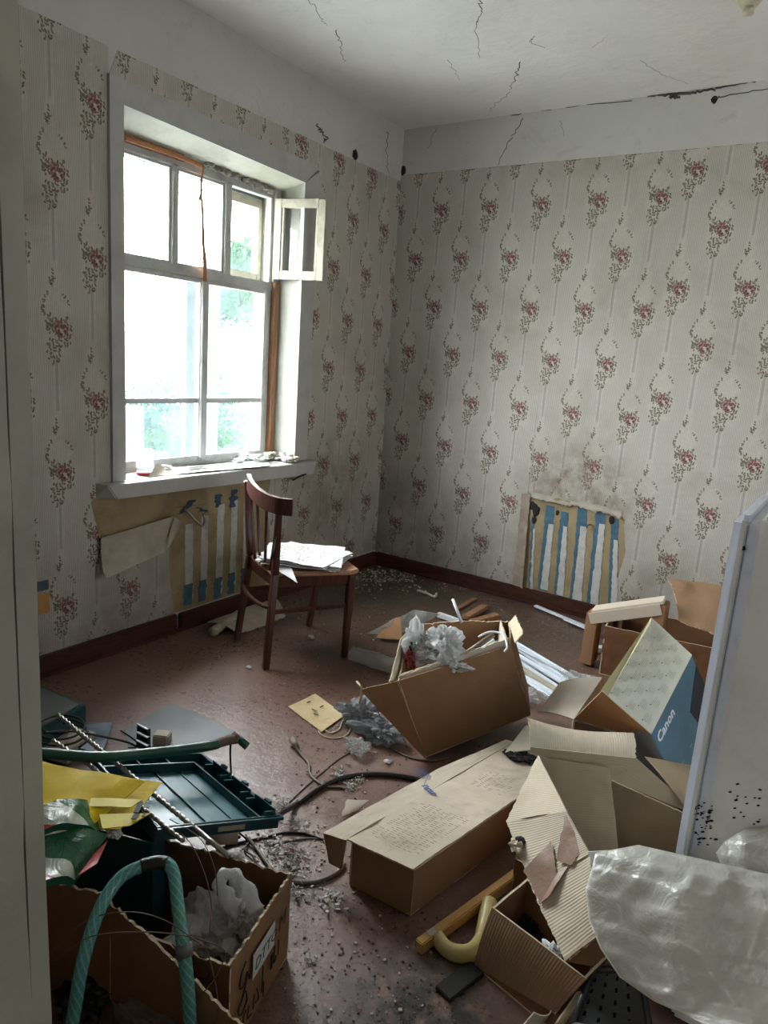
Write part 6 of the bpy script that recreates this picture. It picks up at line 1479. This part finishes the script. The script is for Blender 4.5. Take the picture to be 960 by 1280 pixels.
# green / white / red plastic bags
tg_ = tag(panel('printed_bag', [G(40, 1048, .47), G(125, 1040, .42), G(122, 1004, .43), G(48, 1012, .48)], MT['greenbag'], None, t=.02, nx=22, ny=16, rough=.022, bend=.03, seed=321, edge=MT['green']), 'dark green and white plastic bag below the yellow envelope', 'bag')
tag(panel('printed_bag', [G(40, 1112, .45), G(96, 1094, .42), G(134, 1046, .41), G(40, 1050, .46)], MT['greenbag'], None, t=.02, nx=22, ny=18, rough=.020, bend=.02, seed=322, edge=MT['green']), 'white, green and red plastic bag lowest at the door frame', 'bag')
tag(panel('red_film', [G(98, 1094, .432), G(122, 1078, .425), G(135, 1050, .425), G(118, 1066, .432)], MT['redp'], None, t=.004, nx=8, ny=12, rough=.010, seed=323, edge=MT['redp']), 'red fold of film at the right side of the printed bag', 'plastic film')
crum(142, 1040, .395, .014, 'paperw', 'paper_wad', 'tiny pinkish-white wad right of the printed bags', 'paper', 324)
# far left: dark teal box, blue piece, black stepped clip, coil, grey sheet
tq = thing('teal_box', 'dark teal open box at the left edge behind the green tube', 'box', G(70, 920))
x0 = G(96, 928, 0)
qa, qb, qc = G(96, 930, .002), G(96, 887, .10), G(40, 872, .12)
MB().hexa([P3(-2.42, 1.10, 0), P3(-2.22, 1.22, 0), P3(-2.30, 1.52, 0), P3(-2.62, 1.50, 0), P3(-2.42, 1.10, .12), P3(-2.22, 1.22, .12), P3(-2.30, 1.52, .12), P3(-2.62, 1.50, .12)]).build('box_body', MT['teal'], tq, bevel=.004)
MB().hexa([P3(-2.41, 1.12, .121), P3(-2.235, 1.23, .121), P3(-2.31, 1.50, .121), P3(-2.60, 1.48, .121), P3(-2.41, 1.12, .126), P3(-2.235, 1.23, .126), P3(-2.31, 1.50, .126), P3(-2.60, 1.48, .126)]).build('box_lid', MT['greysheet'], tq, bevel=.002)
tag(panel('blue_plastic_piece', [G(98, 936, .04), G(128, 940, .03), G(141, 903, .02), G(108, 905, .03)], MT['bluep'], None, t=.006, nx=10, ny=10, rough=.012, seed=331, edge=MT['bluep']), 'dull blue plastic piece on the floor behind the green tube', 'plastic piece')
tc_ = thing('stepped_clip', 'small black stepped clip with white edges standing behind the green tube', 'clip', G(186, 935))
cq = G(186, 937, .0)
for k in range(4):
    c = cq+P3(.022*k-.03, -.018*k, 0); hgt_ = .085-.018*k
    MB().bb((c.x-.03, c.y-.008, 0), (c.x+.03, c.y+.008, hgt_)).build('step', MT['black'], tc_); MB().bb((c.x-.031, c.y-.009, hgt_), (c.x+.031, c.y-.002, hgt_+.004)).build('white_edge', MT['pvc'], tc_)
tag(MB().box(G(203, 922, .02), (.06, .05, .04), Matrix.Rotation(.5, 3, 'Z')).build('beige_block', MT['paperd'], bevel=.004), 'small beige block beside the black stepped clip', 'block')
tag(MB().box(G(75, 928, .03), (.20, .16, .05), Matrix.Rotation(.3, 3, 'Z')).build('flat_packet', MT['paperd'], bevel=.004), 'grey flat packet under the coiled cable at the left edge', 'packet')
cc0 = G(78, 922, .09)
tag(tube('coiled_cable', [cc0+P3(.10*math.cos(a*.5)*(1-.006*a), .085*math.sin(a*.5)*(1-.006*a), .004*a*.4) for a in range(38)]+[], .004, MT['cable'], None, n=3, seg=6), 'black cable coiled on the packet at the left edge', 'cable')
tag(tube('black_cable', [G(55, 916, .16), G(90, 914, .14), G(125, 920, .10), (G(160, 928, .05)), G(172, 935, .02)], .004, MT['cable'], None, seg=6), 'black cable arching from the coil to the stepped clip', 'cable')
tag(tube('black_cable', [G(151, 913, .006), G(162, 920, .006), G(175, 930, .006)], .003, MT['cable'], None, seg=6), 'short black cable end on the floor left of the stepped clip', 'cable')
tag(flatpoly('grey_sheet', [G(155, 912), G(212, 880), G(250, 893), G(294, 915), G(272, 935), G(160, 935)], (0, 0, 1), .004, MT['greysheet']), 'flat grey linoleum piece on the floor behind the tray lid', 'sheet')
tag(tube('ribbed_tube', [G(258, 1044, .05), G(298, 1043, .05)], .028, MT['paperd'], None, seg=14, smooth_path=False), 'grey corrugated tube piece lying under the tray lid', 'tube')

# ================================================================== floor litter
to = thing('tan_envelope', 'tan paper sheet lying flat on the floor left of the tilted carton', 'paper', G(398, 892))
panel('sheet', [G(360, 883, .006), G(402, 915, .006), G(431, 893, .008), G(394, 867, .008)], MT['tan'], to, t=.003, nx=14, ny=14, rough=.003, seed=341, edge=MT['tan'])
strokes('stain_marks', [[G(390, 886, .013), G(396, 889, .013)], [G(392, 892, .013), G(398, 894, .013)], [G(400, 884, .013), G(404, 882, .013)], [G(384, 878, .012), G(388, 877, .012)]], .003, MT['greyink'], to)
def cable(name, pts, r, mm, lab, **k): return tag(tube(name, [G(p[0], p[1], p[2] if len(p) > 2 else r*1.1) for p in pts], r, MT[mm], None, n=8, seg=7, **k), lab, 'cable')
cable('black_cable', [(345, 1022, .20), (352, 1016, .10), (366, 1008, .012), (385, 995), (405, 982), (430, 972), (460, 968), (490, 969), (520, 974), (560, 985)], .009, 'cable', 'thick black cable curving from the tray lid to the flat carton')
cable('grey_cable', [(370, 934, .02), (377, 944), (386, 955), (387, 966), (394, 975), (408, 983), (425, 984), (432, 986)], .005, 'cableg', 'grey-brown flex with a plug, crossing the thick black cable')
tpq = thing('mains_plug', 'grey two-pin mains plug at the end of the grey-brown flex', 'plug', G(369, 928))
tube('plug_body', [G(366, 925, .02), G(372, 935, .015)], .013, MT['cableg'], tpq, smooth_path=False, radii=(.016, .008))
for s_ in (-1, 1): tube('pin', [G(363+s_*2, 922-s_, .022), G(366+s_*2, 926-s_, .02)], .003, MT['steel'], tpq, smooth_path=False, seg=6)
cable('thin_wire', [(352, 1012), (375, 990), (400, 968), (425, 948), (440, 940), (450, 936)], .0022, 'wire', 'thin straight wire lying under the grey flex')
cable('cream_wire_coil', [(412, 897), (402, 903), (398, 913), (406, 921), (420, 923), (434, 918), (438, 906), (430, 898), (415, 900), (405, 908), (412, 916), (424, 912), (428, 902), (436, 896), (442, 888)], .003, 'edge', 'cream wire coiled on the floor at the tan paper sheet')
cable('grey_cable', [(308, 1046, .015), (320, 1060), (333, 1078), (345, 1094), (360, 1101), (385, 1103), (405, 1099), (422, 1090), (431, 1080)], .006, 'cableg', 'grey-black cable curving from the tray lid to the end flap of the flat carton')
cable('black_cable', [(270, 1062), (300, 1053), (330, 1047), (355, 1041), (380, 1042), (404, 1050)], .004, 'cable', 'thin black cable running behind the loose fluff to the flat carton')
cable('grey_cable', [(330, 1055), (355, 1052), (385, 1048), (402, 1049)], .003, 'cableg', 'thin grey cable just below the thin black one')
cable('black_cable', [(298, 1040, .03), (310, 1052, .01), (306, 1062, .008), (316, 1070, .008), (320, 1078, .008)], .003, 'cable', 'small kinked black cable below the tray lid')
cable('black_cable', [(262, 1068, .012), (280, 1062, .012), (286, 1052, .03), (300, 1046, .05)], .005, 'cable', 'black cable end behind the torn rim of the marked carton')
cable('pale_cord', [(480, 930), (510, 946, .004), (540, 951, .004), (560, 948, .004)], .004, 'cableg', 'brown cord on the floor below the tilted carton corner')
crum(452, 893, .05, .075, 'greyfilm', 'grey_film', 'crumpled grey plastic film left of the tilted carton', 'plastic film', 351, (1, .8, .7), .9, floor=.001)
crum(474, 912, .04, .07, 'greyfilm', 'grey_film', 'dark grey plastic film tucked under the tilted carton corner', 'plastic film', 352, (1.2, .8, .55), .8, floor=.001)
crum(446, 932, .025, .045, 'clear', 'clear_film', 'small pale clear film scrap below the grey crumpled film', 'plastic film', 353, (1, .9, .5), .8, floor=.001)
tag(panel('folded_paper', [G(448, 884, .06), G(466, 912, .03), G(492, 912, .05), G(486, 906, .06)], MT['greyfilm'], None, t=.003, nx=10, ny=8, rough=.01, seed=354), 'grey folded film edge between the crumpled film and the carton', 'plastic film')
def fluff(px_, py_, s_, seed, lab, mm='fluff', sq=(1.2, 1, .35)):
    q = G(px_, py_, 0); mb = MB(); rnd = random.Random(seed)
    for k in range(60):
        a = q+P3(rnd.gauss(0, s_*.5)*sq[0], rnd.gauss(0, s_*.5)*sq[1], 0); a.z = .002+abs(rnd.gauss(0, s_*.25)); L_ = s_*(.05+.16*rnd.random()**2); th_ = rnd.random()*6.28
        d_ = P3(math.cos(th_), math.sin(th_), rnd.gauss(0, .5))*L_; b_ = P3(-math.sin(th_), math.cos(th_), rnd.gauss(0, .4))*L_*.5
        P = [a-d_-b_, a+d_-b_, a+d_*.7+b_, a-d_+b_]
        for p in P: p.z = max(p.z, .0012)
        mb.add(P+[p+up*.0015 for p in P], [(0, 1, 2, 3), (7, 6, 5, 4), (0, 4, 5, 1), (1, 5, 6, 2), (2, 6, 7, 3), (3, 7, 4, 0)])
    return tag(mb.build('fluff_clump', MT[mm]), lab, 'fluff', 'white fluff and plaster clumps on the floor', kind='stuff')
for k, (px_, py_, s_, lab) in enumerate([(422, 966, .035, 'white fluff clump on the floor where the grey flex crosses the thin wire'), (437, 984, .035, 'white fluff clump on the floor at the thick black cable'), (448, 976, .03, 'flat white flake on the floor on the thick black cable'), (368, 1034, .045, 'white fluff clump right of the tray lid'), (370, 1068, .05, 'white fluff clump left of the flat carton end flap'), (362, 1086, .045, 'white fluff clump on the grey-black cable'),
        (374, 1118, .04, 'white fluff clump beside the marked carton far corner'), (412, 1126, .05, 'white fluff clump on the floor below the flat carton end flap'), (353, 1005, .03, 'small white fluff at the tray lid right corner'), (340, 1060, .06, 'widest fluff patch beside the marked carton torn rim'), (390, 1204, .016, 'tiny white plaster bit right of the marked carton'),
        (488, 953, .015, 'small white flake on the floor left of the flat carton stamp'), (436, 956, .012, 'small white chip on the thin wire')]):
    fluff(px_, py_, s_*.8, 400+k, lab)
for k, (px_, py_, s_, mm, nm_, lab, cat) in enumerate([(389, 797, .018, 'crumb', 'pebble', 'rounded pale stone on the floor between the chair legs', 'stone'), (311, 834, .012, 'paperw', 'paper_bit', 'small white rolled paper bit left of the near chair leg', 'paper'), (454, 706, .02, 'crumb', 'plaster_lump', 'pale plaster lump right of the chair seat front', 'plaster'),
        (484, 952, .011, 'paperw', 'foil_bit', 'small crumpled foil bit below the grey film', 'foil'), (699, 760, .012, 'crumb', 'plaster_lump', 'small plaster lump by the long white strip', 'plaster'), (365, 1063, .007, 'redp', 'red_bit', 'tiny red plastic bit on the floor left of the flat carton', 'plastic piece')]):
    q = G(px_, py_, s_*.5); tag(crumple(nm_, q, s_, MT[mm], None, seed=430+k, sub=2, amp=.3, sq=(1.3, .9, .7), floor=.0006), lab, cat)
def scatter(name, n_, boxes, mat, smin, smax, label, seed):
    mb = MB(); rnd = random.Random(seed)
    for k in range(n_):
        b = boxes[rnd.randrange(len(boxes))]
        px_ = b[0]+(b[2]-b[0])*rnd.random(); py_ = b[1]+(b[3]-b[1])*rnd.random()
        q = G(px_, py_, 0); s_ = smin+(smax-smin)*rnd.random()**3
        if q.x < XL+.06 or q.y > YB-.06: continue
        R_ = Matrix.Rotation(rnd.random()*3, 3, 'Z')
        mb.box(q+up*(s_*.3+.0006), (s_*(.8+rnd.random()), s_*(.6+rnd.random()), s_*.6), R_)
    return tag(mb.build(name, MT[mat]), label, 'debris', kind='stuff')
scatter('plaster_crumbs', 1500, [(240, 740, 480, 900), (340, 900, 520, 1120), (200, 760, 480, 840), (440, 700, 740, 790), (350, 1100, 560, 1270), (300, 1030, 410, 1110), (300, 1030, 410, 1110), (430, 700, 560, 740)], 'crumb', .0015, .006, 'pale plaster crumbs scattered over the painted floor', 3)
scatter('dark_grit', 1200, [(240, 760, 480, 900), (340, 900, 520, 1120), (440, 700, 740, 790), (350, 1100, 560, 1280)], 'grit', .0015, .0045, 'dark grit and dirt scattered over the painted floor', 4)
scatter('corner_dust', 900, [(430, 700, 640, 740), (440, 712, 520, 728)], 'crumb', .002, .010, 'plaster rubble and dust along the skirting in the room corner', 5)
